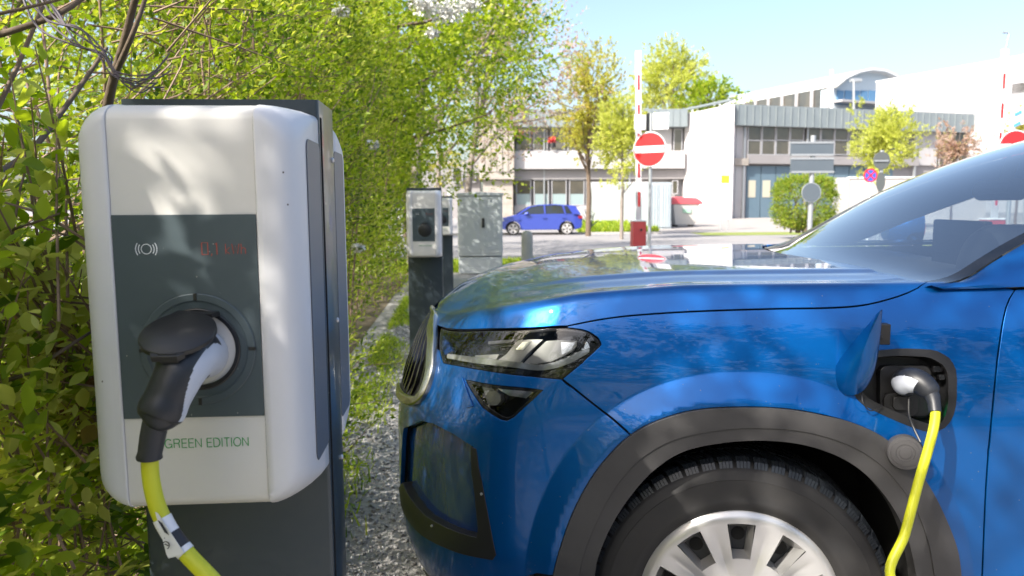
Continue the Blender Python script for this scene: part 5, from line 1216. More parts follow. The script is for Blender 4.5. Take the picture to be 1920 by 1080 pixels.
# ---- barriers
BRED = mat('barrier_red', (.42, .045, .045), .45, noise=(5, .3, (.36, .05, .05))); BWH = mat('barrier_white', (.78, .78, .80), .4); GALV = mat('galvanised', (.42, .44, .46), .45, .5, noise=(8, .3, (.36, .38, .40)))
def barrier(px, Y, wpx, ytop, ybase_top, tip, lab, zb=0, boomw=.055):
    x = X(px, Y); w_ = pxm(0, wpx, Y); zt_ = Z(ybase_top, Y, px)
    t = thing('barrier', (x, Y, 0), lab, 'barrier', 'parking barriers with raised booms')
    b_ = M(); b_.box((x-w_/2, Y-.15, 0), (x+w_/2, Y+.15, zt_)); bo = b_.build('barrier_housing', BRED, t, bev=.012)
    M().box((x-w_/2-.01, Y-.16, zt_), (x+w_/2+.01, Y+.16, zt_+.03)).build('housing_lid', BWH, bo, bev=.008)
    M().lathe([(0, .006), (.022, .006), (.026, 0)], (x+w_*.12, Y-.151, zt_-.17), (0, -1, 0), 16).build('key_lock', BLK, bo)
    top = P(tip, ytop, Y); b0 = np.array([x+.0, Y-.06, zt_-.12]); ax = top-b0; L = np.linalg.norm(ax); ax /= L; sx_ = np.cross(ax, [0, 1, 0]); sx_ /= np.linalg.norm(sx_)
    if sx_[0] < 0: sx_ = -sx_
    for i in range(5):
        a, b = b0+ax*L*i/5, b0+ax*L*(i+1)/5
        M().prism([a-sx_*boomw, a+sx_*boomw, b+sx_*boomw, b-sx_*boomw], (0, .05, 0)).build('boom', BWH, t) if i == 0 else None
    M().prism([b0-sx_*boomw, b0+sx_*boomw, top+sx_*boomw, top-sx_*boomw], (0, .045, 0)).build('boom', BWH, t)
    for i in range(6):
        if i % 2 == 1 or True:
            f0, f1 = (.12+i*.165), (.12+i*.165+.085)
            if f1 > 1: break
            a, b = b0+ax*L*f0, b0+ax*L*f1; M().prism([a-sx_*.018+[0, -.004, 0], a+sx_*.028+[0, -.004, 0], b+sx_*.028+[0, -.004, 0], b-sx_*.018+[0, -.004, 0]], (0, .003, 0)).build('boom_stripe', mat('stripe_red', (.55, .02, .02), .4), t)
    return t
barrier(1197, 15.2, 25, 95, 415, 1197, 'red barrier post with raised white and red boom in front of the grey container')
tb2 = barrier(1862, 13.6, 34, 92, 412, 1886, 'red barrier at the right edge, its post seen through the windscreen')
a = P(1886, 92, 13.62); b = P(1892, 62, 13.62); M().tube([a, b, b+np.array([-.12, 0, .01])], .02, 8).build('boom_tip', GALV, tb2)
# ---- signs
SR = mat('sign_red', (.62, .022, .028), .38); SW = mat('sign_white', (.74, .74, .76), .38); SG = mat('sign_back', (.12, .145, .17), .45, .2, noise=(2, .3, (.10, .125, .15))); SB = mat('sign_blue', (.03, .10, .50), .4); SY = mat('sign_yellow', (.70, .50, .03), .45)
def pole(par, px, Y, ptop, r, m=GALV, pbot=None, tip=None):
    x = X(px, Y); top = P(tip if tip else px, ptop, Y); return M().tube([(x, Y, 0), top], r, 14).build('pole', m, par)
def disc(par, name, px, py, Y, rad, yaw, m, th=.008, off=0.0, inner=0.0):
    c = P(px, py, Y); n_ = np.array([math.sin(yaw), -math.cos(yaw), 0]); c = c+n_*off
    return M().lathe([(inner, th), (rad*.985, th), (rad, th*.5), (rad, 0), (inner, 0)], c, n_, 48).build(name, m, par), c, n_
def no_entry(px, py, Y, rad, yaw, lab, ptop):
    t = thing('road_sign', (X(px, Y), Y, 0), lab, 'sign', 'no entry signs')
    d, c, n_ = disc(t, 'sign_face', px, py, Y, rad, yaw, SR); disc(d, 'sign_rim', px, py, Y, rad*1.05, yaw, SW, .004, -.001)
    h = np.cross(n_, [0, 0, 1]); q = c+n_*.0085; M().prism([q-h*rad*.93-[0, 0, rad*.20], q+h*rad*.93-[0, 0, rad*.20], q+h*rad*.93+[0, 0, rad*.20], q-h*rad*.93+[0, 0, rad*.20]], n_*.003).build('white_bar', SW, d)
    x, y_ = c[0]-n_[0]*.05, c[1]-n_[1]*.05; top = P(px, ptop, Y)[2]; M().tube([(x, y_, 0), (x, y_, top)], .03, 14).build('pole', GALV, t); return t
t1 = no_entry(1218, 280, 13.8, .305, math.radians(-34), 'round red no entry sign on a grey pole in front of the white building', 212)
M().box(P(1213, 212, 13.85), P(1222, 246, 13.90)).build('bracket', BLK, t1, bev=.005)
for (a, b, yw) in ((1189, 1212, .25), (1224, 1251, -.25)):
    p0 = P(a, 212+(3 if a < 1200 else 0), 13.8); p1 = P(b, 244, 13.8); M().prism([(p0[0], 13.75, p1[2]), (p1[0], 13.75+yw*.3, p1[2]), (p1[0], 13.75+yw*.3, p0[2]), (p0[0], 13.75, p0[2])], (0, .05, 0)).build('side_plate', SW, t1, bev=.01)
no_entry(1903, 276, 11.2, .245, math.radians(0), 'round red no entry sign cut off at the right edge above the windscreen', 240)
gs = thing('road_sign', (X(1524, 15.0), 15.0, 0), 'pole with grey backs of two long signs and one round sign, by the bush', 'sign')
pole(gs, 1519, 15.0, 254, .05, tip=1525)
for (y0, y1) in ((267, 291), (297, 323)): M().box(P(1482, y0, 14.95), P(1563, y1, 14.93)).build('sign_back', SG, gs, bev=.006)
for (y0, y1) in ((266, 269), (289, 292), (296, 299), (321, 324)): M().box(P(1481, y0, 15.0), P(1564, y1, 14.92)).build('sign_edge', GALV, gs)
o, c, n_ = disc(gs, 'round_sign_back', 1521, 361, 14.92, .185, 0, SG, .006); disc(o, 'sign_rim', 1521, 361, 14.93, .20, 0, GALV, .010, 0, .18)
ns = thing('road_sign', (X(1631, 19.0), 19.0, 0), 'small round blue and red no stopping sign on a pale pole', 'sign')
d, c, n_ = disc(ns, 'sign_face', 1632, 329, 19.0, .150, 0, SB); disc(ns, 'sign_rim', 1632, 329, 19.0, .178, 0, SR, .010, 0, .142); M().tube([(c[0], 19.02, 0), (c[0], 19.02, c[2]+.15)], .028, 12).build('pole', SW, ns)
for s_ in (1, -1):
    v = np.array([s_*.7071, 0, .7071]); w_ = np.array([-.7071, 0, s_*.7071]); q = c+n_*.009; M().prism([q-v*.148-w_*.018, q+v*.148-w_*.018, q+v*.148+w_*.018, q-v*.148+w_*.018], n_*(.002 if s_ > 0 else .003)).build('red_cross', SR, d)
bs = thing('road_sign', (X(1650, 17.0), 17.0, 0), 'dark backs of a round and an oval sign on a thin pole', 'sign')
DSG = mat('sign_back_dark', (.09, .10, .10), .5); M().tube([(X(1648, 17.04), 17.04, 0), P(1654, 282, 17.04)], .045, 12).build('pole', GALV, bs)
o, c, n_ = disc(bs, 'round_sign_back', 1653, 301, 16.98, .20, 0, DSG, .006); M().box(P(1640, 300, 16.95), P(1666, 303, 16.96)).build('sign_clamp', GALV, bs)
cc = P(1651, 341, 17.0); ov = M(); ov.tube([cc+np.array([0, -.012, 0]), cc+np.array([0, 0, 0])], 1, 32); ov.V = [(cc[0]+(v[0]-cc[0])*.105, v[1], cc[2]+(v[2]-cc[2])*.22) for v in ov.V]; ov.build('oval_sign_back', DSG, bs)
ys = thing('information_board', (X(1360, 40), 40, 0), 'narrow white board with a yellow top on two thin legs before the white wall', 'sign')
M().box(P(1353, 343, 40), P(1367, 390, 40.05)).build('board', SW, ys); M().box(P(1353, 329, 39.98), P(1367, 343, 40.05)).build('yellow_panel', SY, ys)
M().tube([(X(1354, 40), 40.1, gz(40)), P(1354, 390, 40.1)], .03, 8).build('leg', GALV, ys); M().tube([(X(1366, 40), 40.1, gz(40)), P(1366, 390, 40.1)], .03, 8).build('leg', GALV, ys)
wsn = thing('small_sign', (X(846, 16), 16, 0), 'small blank white sign on a post beside the grey cabinet', 'sign'); M().box(P(839, 353, 16), P(852, 366, 16.02)).build('board', SW, wsn); pole(wsn, 845, 16.05, 366, .02)
bf = thing('banner_flag', (X(1910, 18), 18, 0), 'white banner with blue marks hanging at the right edge', 'flag')
pole(bf, 1925, 18, 170, .03); fl = M(); fl.prism([P(1896, 205, 17.9), P(1935, 196, 17.9), P(1935, 228, 17.9), P(1893, 240, 17.9)], (0, .02, 0)); fo2 = fl.build('flag_cloth', SW, bf)
for (x, y) in ((1909, 210), (1907, 231)): M().prism([P(x-7, y+3, 17.88), P(x+6, y-4, 17.88), P(x+8, y+1, 17.88), P(x-6, y+8, 17.88)], (0, .005, 0)).build('blue_mark', mat('flag_blue', (.08, .30, .70), .5), fo2)
# ---- small hatchback parked across the road
def hatchback(x0, Y, L, m, label):
    t = thing('parked_car', (x0+L/2, Y+.9, gz(Y)), label, 'car'); g = gz(Y); W_ = 1.78
    low = [(0.02, .42), (.0, .62), (.06, .74), (.30, .82), (.92, .97), (1.2, 1.0), (3.9, 1.02), (4.18, .98), (4.26, .80), (4.25, .50), (4.20, .34), (3.72, .28), (.35, .24)]
    sc_ = L/4.28
    def side_mesh(poly, w_in, w_top, z_ref):
        out = []
        for (x, z) in poly: out.append((x*sc_, z))
        return out
    def shell(poly, hw0, hw1, z0, z1, seg=1):
        V = []; 
        for s_ in (-1, 1):
            for (x, z) in poly:
                k = np.clip((z-z0)/(z1-z0), 0, 1); hw = hw0+(hw1-hw0)*k; e = min(x, L/sc_-x); hw -= .16*max(0, 1-e/.55)**2
                V.append((x0+x*sc_, Y+W_/2+s_*hw, g+z))
        n = len(poly); return V, [list(range(n)), list(range(n, 2*n))[::-1]]+[(i, (i+1) % n, n+(i+1) % n, n+i) for i in range(n)]
    wc = [.86, 3.49]; lowd = [(0.02, .42), (.0, .62), (.06, .74), (.30, .82), (.60, .90), (.92, .97), (1.2, 1.0), (2.2, 1.01), (3.2, 1.02), (3.9, 1.02), (4.18, .98), (4.26, .80), (4.25, .50), (4.20, .34)]
    arch = []
    for c_ in wc[::-1]: arch += [(c_+.37*math.cos(a), .31+.36*math.sin(a)) for a in np.linspace(-.15, math.pi+.15, 14)]
    V, Fc = shell(lowd+arch, .89, .84, .6, 1.0); bm_ = M().add(V, Fc); bo = bm_.build('body', m, t, smooth=40, bev=.03)
    gh = [(1.12, 1.0), (1.75, 1.36), (2.1, 1.44), (2.9, 1.46), (3.7, 1.40), (3.95, 1.36), (4.12, 1.0)]
    V, Fc = shell([(x, z) for x, z in gh], .82, .58, 1.0, 1.46); M().add(V, Fc).build('cabin_glass', mat('car_glass', (.02, .025, .03), .06, coat=.5), t, smooth=40, bev=.02)
    rf = [(1.66, 1.34), (1.75, 1.385), (2.1, 1.465), (2.9, 1.485), (3.7, 1.43), (4.05, 1.375), (3.95, 1.34), (2.9, 1.43), (2.1, 1.41)]
    V, Fc = shell(rf, .82, .60, 1.0, 1.46); M().add(V, Fc).build('roof', m, t, smooth=40, bev=.015)
    pl = M()
    for s_ in (-1, 1):
        for (xa_, za, xb_, zb, w_) in ((1.10, 1.0, 1.72, 1.38, .06), (2.42, 1.0, 2.40, 1.45, .035), (3.42, 1.0, 3.30, 1.43, .04), (3.98, 1.0, 3.72, 1.40, .20)):
            y_ = Y+W_/2
            pl.prism([(x0+sc_*(xa_-w_), y_+s_*.83, g+za), (x0+sc_*(xa_+w_), y_+s_*.83, g+za), (x0+sc_*(xb_+w_), y_+s_*.62, g+zb), (x0+sc_*(xb_-w_), y_+s_*.62, g+zb)], (0, s_*.02, 0))
    pl.build('pillar', m, t)
    for s_ in (-1, 1):
        for c_ in wc:
            c = (x0+c_*sc_, Y+W_/2+s_*.72, g+.315); w_ = M(); w_.lathe([(0, .10), (.22, .10), (.235, .14), (.30, .14), (.318, .10), (.318, -.08), (0, -.08)], c, (0, s_, 0), 32); wo = w_.build('wheel', TY, t)
            rm_ = M()
            for j in range(5):
                a = 2*math.pi*j/5+.3; d_ = np.array([math.cos(a), 0, math.sin(a)]); q_ = np.array([-d_[2], 0, d_[0]]); yo_ = np.array([0, s_*.145, 0]); cc_ = np.array(c)+yo_
                rm_.prism([cc_-q_*.035, cc_+q_*.035, cc_+d_*.225+q_*.06, cc_+d_*.225-q_*.06], (0, s_*.01, 0))
            rm_.lathe([(.205, .145), (.235, .150), (.240, .14)], c, (0, s_, 0), 32); rm_.build('rim', mat('rim_silver', (.62, .60, .60), .35, .4), wo)
        M().tube([(x0+1.42*sc_, Y+W_/2+s_*.92, g+1.02), (x0+1.55*sc_, Y+W_/2+s_*.94, g+1.05), (x0+1.62*sc_, Y+W_/2+s_*.92, g+1.04)], [.05, .08, .05], 10).build('mirror', m, t)
        M().prism([(x0+.03, Y+W_/2+s_*.62, g+.60), (x0+.40, Y+W_/2+s_*.80, g+.70), (x0+.36, Y+W_/2+s_*.80, g+.82), (x0+.12, Y+W_/2+s_*.62, g+.76)], (0, s_*.06, 0)).build('headlight', mat('lamp_glassy', (.6, .62, .66), .1), t)
        M().prism([(x0+L-.22, Y+W_/2+s_*.74, g+.80), (x0+L-.01, Y+W_/2+s_*.66, g+.80), (x0+L-.03, Y+W_/2+s_*.66, g+.92), (x0+L-.24, Y+W_/2+s_*.76, g+.93)], (0, s_*.10, 0)).build('tail_light', mat('tail_red', (.45, .02, .03), .2), t)
        for hx in (2.30, 3.25): M().box((x0+hx*sc_, Y+W_/2+s_*.88, g+.80), (x0+(hx+.2)*sc_, Y+W_/2+s_*.915, g+.83)).build('handle', m, t)
    M().prism([(x0+3.95*sc_, Y+.35, g+1.40), (x0+4.18*sc_, Y+.35, g+1.385), (x0+4.14*sc_, Y+.35, g+1.35), (x0+3.95*sc_, Y+.35, g+1.36)], (0, 1.1, 0)).build('spoiler', mat('spoiler_grey', (.3, .3, .33), .4), t)
    return t
HBL = mat('hatch_blue', (.035, .06, .36), .35, .3, .9)
hatchback(X(1085, 37.2)-4.16, 36.9-1.0, 4.22, HBL, 'small violet blue hatchback parked across the road')
# ---- skip, container, corrugated wall
Ys = 44.0
sk2 = thing('waste_container', (X(1288, Ys), Ys, gz(Ys)), 'pale waste container with a rounded red lid by the white wall', 'container')
a, b = P(1262, 382, Ys), P(1312, 382, Ys); a2, b2 = P(1267, 410, Ys), P(1304, 410, Ys); zt_ = a[2]; zb_ = gz(Ys)+.12
M().add([(a[0], Ys, zt_), (b[0], Ys, zt_), (b[0], Ys+1.1, zt_), (a[0], Ys+1.1, zt_), (a2[0], Ys+.12, zb_), (b2[0], Ys+.12, zb_), (b2[0], Ys+1.0, zb_), (a2[0], Ys+1.0, zb_)], [(0, 1, 5, 4), (1, 2, 6, 5), (2, 3, 7, 6), (3, 0, 4, 7), (4, 5, 6, 7), (0, 3, 2, 1)]).build('bin_body', mat('bin_pale', (.55, .53, .50), .5), sk2, bev=.04)
ld_ = M(); V = []
for yy in (Ys-.06, Ys+1.16):
    for (px, py) in ((1258, 383), (1260, 372), (1268, 369), (1306, 371), (1316, 378), (1318, 383)): q = P(px, py, Ys); V.append((q[0], yy, q[2]))
ld_.add(V, [list(range(6)), list(range(6, 12))[::-1]]+[(i, (i+1) % 6, 6+(i+1) % 6, 6+i) for i in range(6)]); ld_.build('lid', mat('lid_red', (.60, .10, .12), .45), sk2, bev=.03)
for px in (1270, 1300):
    for yy in (Ys+.2, Ys+.9): M().lathe([(0, .04), (.09, .04), (.09, -.04), (0, -.04)], (X(px, Ys), yy, gz(Ys)+.09), (0, 1, 0), 16).build('castor', BLK, sk2)
M().box(P(1280, 391, Ys+.0), P(1296, 399, Ys-.02)).build('green_label', mat('label_green', (.35, .55, .42), .5), sk2)
Yk = 42.0; ctn = thing('shipping_container', (X(1237, Yk), Yk, gz(Yk)), 'grey blue shipping container standing behind the no entry sign', 'container')
CTB = mat('container_grey_blue', (.36, .41, .46), .5, noise=(1.2, .3, (.42, .47, .51)))
cm = M(); p0, p1 = P(1216, 342, Yk), P(1258, 418, Yk); z0_, z1_ = gz(Yk), p0[2]; cm.box((p0[0], Yk, z0_), (p1[0], Yk+6, z1_)); cm.build('container_body', CTB, ctn)
for (q0, q1) in ((1217, 1236.5), (1237.5, 1257)):
    d = M(); u0, u1 = P(q0, 345, Yk)[0], P(q1, 345, Yk)[0]; d.box((u0, Yk-.05, z0_+.12), (u1, Yk-.003, z1_-.1))
    for f_ in (.25, .5, .75): d.box((u0+(u1-u0)*f_-.02, Yk-.09, z0_+.1), (u0+(u1-u0)*f_+.02, Yk-.05, z1_-.1))
    for zz in (.6, 1.2, 1.8): d.box((u0+.05, Yk-.065, z0_+zz), (u1-.05, Yk-.049, z0_+zz+.06))
    d.build('door', CTB, ctn)
# ================================================================== BUILDINGS
WW = mat('white_render', (.44, .43, .44), .85, noise=(.5, .3, (.36, .35, .36)), bump=(20, .1, .01)); WG2 = mat('grey_render', (.29, .275, .28), .85, noise=(.6, .3, (.24, .23, .235))); CNW = mat('board_marked_concrete', (.42, .385, .35), .9, noise=(2.2, .22, (.27, .235, .205)), bump=(8, .6, .05))
FAS = mat('zinc_fascia', (.20, .235, .25), .5, .2, noise=(.8, .3, (.26, .295, .31))); GLS = mat('window_glass', (.04, .045, .045), .05, coat=1.0, noise=(.35, .2, (.12, .105, .08))); GLT = mat('window_glass_frosted', (.26, .33, .34), .25)
FRM = mat('window_frame', (.34, .34, .36), .5); GDB = mat('garage_blue', (.10, .16, .21), .5, noise=(1.0, .3, (.13, .19, .24))); BRN = mat('side_door_rust', (.42, .20, .12), .7)
class Fac:
    """a vertical facade between two ground points; places boxes given by photo rows and columns"""
    def __init__(s, px0, Y0, px1, Y1):
        s.A = np.array([X(px0, Y0), Y0]); s.B = np.array([X(px1, Y1), Y1]); d = s.B-s.A; s.L = np.linalg.norm(d); s.d = d/s.L; s.n = np.array([s.d[1], -s.d[0]])
        if s.n[1] > 0 and abs(s.n[1]) > .05: s.n = -s.n
    def hit(s, px, py):
        r = ray(px, py); M_ = np.array([[r[0], -s.d[0]], [r[1], -s.d[1]]]); t, k = np.linalg.solve(M_, s.A-CAM[:2]); return k, CAM[2]+r[2]*t
    def box(s, m, x0, y0, x1, y1, o0, o1, ground=False):
        ym = (y0+y1)/2; xm_ = (x0+x1)/2; k0 = s.hit(x0, ym)[0]; k1 = s.hit(x1, ym)[0]; zt_ = s.hit(xm_, y0)[1]; zb_ = -.3 if ground else s.hit(xm_, y1)[1]
        return s.wbox(m, k0, k1, zb_, zt_, o0, o1)
    def wbox(s, m, k0, k1, z0, z1, o0, o1):
        P_ = lambda k, o: s.A+s.d*k+s.n*o
        q = [P_(k0, o0), P_(k1, o0), P_(k1, o1), P_(k0, o1)]; m.prism([(a[0], a[1], z0) for a in q], (0, 0, z1-z0)); return m
def windows(fc, par, x0, x1, y0, y1, n, fr=.07, split=None, glass=GLS, glass2=None, rows=1, gap=.22):
    for i in range(n):
        a = x0+(x1-x0)*i/n; b = x0+(x1-x0)*(i+1)/n; g = M(); f = M(); k0, zt_ = fc.hit(a, y0); k1, zb_ = fc.hit(b, y1); ka, kb = k0+gap*.5, k1-gap*.5
        fc.wbox(f, ka, ka+fr, zb_, zt_, -.04, .05); fc.wbox(f, kb-fr, kb, zb_, zt_, -.04, .05); fc.wbox(f, ka+fr, kb-fr, zt_-fr, zt_, -.04, .05); fc.wbox(f, ka+fr, kb-fr, zb_, zb_+fr, -.04, .05)
        if rows == 2: zm = (zt_+zb_)/2; fc.wbox(f, ka+fr, kb-fr, zm-fr*.5, zm+fr*.5, -.04, .04)
        fo3 = f.build('window', FRM, par)
        if glass2 is None: fc.wbox(g, ka+fr*.5, kb-fr*.5, zb_+.01, zt_-.01, -.03, .0); g.build('pane', glass, fo3)
        else:
            zs = zb_+(zt_-zb_)*.45; fc.wbox(g, ka+fr*.5, kb-fr*.5, zs, zt_-.01, -.03, .0); g.build('pane', glass, fo3); g = M(); fc.wbox(g, ka+fr*.5, kb-fr*.5, zb_+.01, zs-.01, -.03, .0); g.build('pane', glass2, fo3)
def seams(fc, par, x0, x1, y0, y1, n, out, m=FAS, w_=.05):
    s_ = M()
    for i in range(n+1):
        a = x0+(x1-x0)*i/n; k, zt_ = fc.hit(a, y0); _, zb_ = fc.hit(a, y1); fc.wbox(s_, k-w_/2, k+w_/2, zb_, zt_, out, out+.05)
    s_.build('fascia_seam', m, par)
# left wing, parallel to the picture
LW = thing('office_building', (X(1090, 62), 62, gz(60)), 'two storey flat roofed building with zinc fascia and ribbon windows behind the violet blue car', 'building')
f1 = Fac(780, 62, 1290, 62)
m = M(); f1.box(m, 964, 213, 1286, 400, -14, -.35, True); m.build('wall', WG2, LW)
m = M(); f1.box(m, 780, 300, 900, 400, -14, -.30, True); m.build('wall', WG2, LW)
m = M(); f1.box(m, 935, 207, 1284, 240, -14.3, .9); m.build('roof', FAS, LW); seams(f1, LW, 936, 1283, 208, 239, 26, .9)
m = M(); f1.box(m, 964, 284, 1280, 317, -.34, .7); m.build('parapet', WW, LW)
m = M(); f1.box(m, 964, 318, 1285, 336, -.34, .15); m.build('floor_band', WG2, LW)
m = M(); f1.box(m, 964, 385, 1110, 400, -.34, .02, True); m.build('plinth_wall', WW, LW)
windows(f1, LW, 965, 1190, 241, 283, 7); windows(f1, LW, 965, 1098, 337, 385, 4, glass2=GLT); windows(f1, LW, 1098, 1106, 337, 385, 1, fr=.04, gap=.05)
windows(f1, LW, 1262, 1280, 241, 284, 1, gap=.1); windows(f1, LW, 1259, 1272, 338, 364, 1, gap=.1); windows(f1, LW, 845, 895, 318, 342, 2)
m = M(); f1.box(m, 1190, 241, 1260, 284, -.34, -.10); m.build('wall', WW, LW)
tw_ = thing('stair_tower', (X(930, 61), 61, gz(60)), 'board marked concrete stair tower at the left end of the building', 'tower')
m = M(); f2 = Fac(896, 60.6, 966, 60.6); f2.box(m, 898, 232, 964, 336, -6, 0); m.build('tower_head', CNW, tw_); m = M(); f2.box(m, 906, 337, 962, 400, -6, -.4, True); m.build('tower_base', CNW, tw_)
cs_ = M()
for i in range(6): f2.box(cs_, 899+i*11, 233, 899+i*11+9.5, 322, 0, .10 if i % 2 else .06)
cs_.build('concrete_panel', CNW, tw_)
for (c_, d_) in ((974, 258), (1036, 268)):
    q = P(c_, d_, 61.2); pt_ = M(); pt_.lathe([(0, 0), (.28, 0), (.25, .35), (0, .35)], (q[0], q[1], q[2]-.35), (0, 0, 1), 12); fl_ = tag(pt_.build('flower_pot', BLK), 'red flowered pot on the balcony, %s of two' % ('left' if c_ < 1000 else 'right'), 'flower pot', 'flower pots on the balcony')
    n = 70; p = q+nrm(RNG.normal(size=(n, 3)))*RNG.uniform(.2, 1, (n, 1))*.38+np.array([0, 0, .25]); leafmesh('red_flowers', p, RNG.normal(size=(n, 3)), RNG.normal(size=(n, 3)), np.full(n, .22), np.zeros(n), mat('red_petals', (.6, .05, .05), .6), fl_, T_MID, 1.6)
cwf = Fac(1103, 50, 1217, 50); cg = thing('corrugated_fence', (X(1160, 50), 50, gz(50)), 'tall pale corrugated metal fence behind the young trees', 'fence')
m = M(); cwf.box(m, 1103, 341, 1217, 400, -.12, 0, True); m.build('fence_panel', WW, cg)
m = M()
for i in range(34): cwf.box(m, 1104+i*3.3, 342, 1104+i*3.3+1.8, 400, 0, .07, True)
m.build('corrugation', mat('corrugated_pale', (.58, .61, .63), .55, noise=(1.5, .3, (.66, .68, .69))), cg)
# white gable wall running away from us, and the right wing
MW = thing('gable_building', (X(1330, 58), 58, gz(58)), 'tall blank white wall in the middle', 'building')
f3 = Fac(1372, 56, 1284, 61.8); f3.n = np.array([-abs(f3.n[0]), -abs(f3.n[1])*np.sign(1)]); f3.n = np.array([f3.d[1], -f3.d[0]]); f3.n = f3.n if f3.n[0] < 0 else -f3.n
kA, zA = f3.hit(1372, 196); kB, zB = f3.hit(1284, 211)
A3 = f3.A; B3 = f3.A+f3.d*kB; back = np.array([6.0, 3.0])
M().add([(A3[0], A3[1], -.3), (B3[0], B3[1], -.3), (B3[0]+6, B3[1]+2, -.3), (A3[0]+.12, A3[1]+.3, -.3), (A3[0], A3[1], zA), (B3[0], B3[1], zA+.0), (B3[0]+6, B3[1]+2, zA), (A3[0]+.12, A3[1]+.3, zA)], [(0, 1, 5, 4), (1, 2, 6, 5), (2, 3, 7, 6), (3, 0, 4, 7), (4, 5, 6, 7), (0, 3, 2, 1)]).build('wall', mat('sunlit_white_render', (.70, .68, .69), .85, noise=(.4, .3, (.63, .61, .62)), bump=(20, .1, .01)), MW)  # white lifted above the other walls so this one looks sunlit
m = M(); f3.box(m, 1372, 194.5, 1284, 198, -.2, .12); m.build('coping', FAS, MW)
RW = thing('garage_building', (X(1600, 60), 60, gz(60)), 'two storey building with zinc fascia, large windows and blue garage doors on the right', 'building')
f4 = Fac(1376, 57.0, 1818, 63.5)
m = M(); f4.box(m, 1378, 236, 1818, 400, -12, -.30, True); m.build('wall', WG2, RW)
kk0, zt_ = f4.hit(1376, 197); kk1, _ = f4.hit(1816, 214); zf = f4.hit(1376, 236)[1]
m = M(); f4.wbox(m, kk0-.2, kk1, zf, zt_, -12.2, .55); m.build('roof', FAS, RW); s_ = M()
for i in range(35): k_ = kk0+(kk1-kk0)*i/34; f4.wbox(s_, k_-.03, k_+.03, zf, zt_-.05, .55, .61)
s_.build('fascia_seam', FAS, RW)
m = M(); f4.box(m, 1379, 237, 1399, 400, -.3, .0, True); m.build('wall', WW, RW)
m = M(); f4.box(m, 1372, 297, 1400, 310, -.2, .25); m.build('floor_band', CNW, RW); m = M(); f4.box(m, 1400, 293, 1720, 309, -.3, .2); m.build('floor_band', WG2, RW)
windows(f4, RW, 1401, 1507, 235, 291, 4, rows=2, gap=.12); windows(f4, RW, 1512, 1590, 235, 291, 3, rows=2, gap=.12); windows(f4, RW, 1592, 1715, 238, 291, 5, rows=2, gap=.12)
m = M(); f4.box(m, 1716, 240, 1760, 310, -.3, -.1); m.build('wall', WW, RW); windows(f4, RW, 1762, 1815, 240, 310, 3, gap=.2)
for i in range(10):
    x0_ = 1402+i*27.5; m = M(); f4.box(m, x0_, 311, x0_+26, 400, -.28, -.18, True); dr_ = m.build('garage_door', GDB, RW)
    if i < 6: m = M(); f4.box(m, x0_+3, 338, x0_+17, 370, -.18, -.15); m.build('pane', GLT if i > 1 else mat('blind_cream', (.48, .45, .36), .6), dr_)
for px in (1393, 1510, 1713): m = M(); f4.box(m, px-1.2, 238, px+1.2, 400, .0, .16, True); m.build('downpipe', GALV, RW)
for px in (1020, 1180): m = M(); f1.box(m, px-1, 241, px+1, 400, -.3, .18, True); m.build('downpipe', GALV, LW)
for y in (240, 283, 330): m = M(); f3.box(m, 1370, y, 1287, y+.6, .0, .012); m.build('wall_joint', WG2, MW)
# tall hall with a curved roof behind
CH = thing('arched_hall', (X(1560, 95), 95, .4), 'distant hall with a white curved roof and tall glazing behind the garage building', 'building')
f5 = Fac(1560, 92, 1680, 96); arc = [(1555, 168), (1575, 152), (1600, 140), (1625, 135), (1650, 138), (1668, 146), (1690, 160)]
fr_ = [f5.hit(x, y) for x, y in arc]; W3 = lambda k, o, z: (f5.A[0]+f5.d[0]*k+f5.n[0]*o, f5.A[1]+f5.d[1]*k+f5.n[1]*o, z)
poly = [W3(k, 0, z) for k, z in fr_]+[W3(fr_[-1][0], 0, 3), W3(fr_[0][0], 0, 3)]
M().prism(poly, (-.5, 1.2, 0)).build('gable', mat('pale_blue_panel', (.50, .58, .64), .5), CH)
bk = np.array([X(1395, 135)-W3(fr_[0][0], 0, 0)[0], 40.0]); rf_ = M(); V = []
for k_, z in fr_: V.append(W3(k_, .9, z+.35))
for k_, z in fr_: q = W3(k_, .9, z+.35); V.append((q[0]-9.5, q[1]+38, q[2]+1.2))
n = len(fr_); rf_.add(V, [(i, i+1, n+i+1, n+i) for i in range(n-1)]); o = rf_.build('roof', mat('roof_white', (.55, .57, .575), .5), CH); sm_ = o.modifiers.new('Solidify', 'SOLIDIFY'); sm_.thickness = .4
q0 = W3(fr_[0][0], 0, 0); q1 = (q0[0]-9.5, q0[1]+38); sw_ = M(); zz = fr_[0][1]; sw_.add([(q0[0], q0[1], 2), (q1[0], q1[1], 2), (q1[0], q1[1], zz+1.4), (q0[0], q0[1], zz+.3)], [(0, 1, 2, 3)]); sw_.build('side_wall', GLS, CH)
cl_ = M()
for i in range(14):
    t_ = i/13; x_, y_ = q0[0]+(q1[0]-q0[0])*t_, q0[1]+(q1[1]-q0[1])*t_; cl_.box((x_-.25, y_-.25, 2), (x_-.02, y_+.25, zz+.3+1.1*t_))
cl_.build('column', WW, CH)
for i in range(7):
    m = M(); f5.box(m, 1568+i*15, 170, 1580+i*15, 196, 0, .15); m.build('window', mat('sky_glass', (.10, .22, .38), .08), CH)
m = M(); f5.box(m, 1562, 193, 1690, 197, 0, 1.4); m.build('balcony_rail', WW, CH)
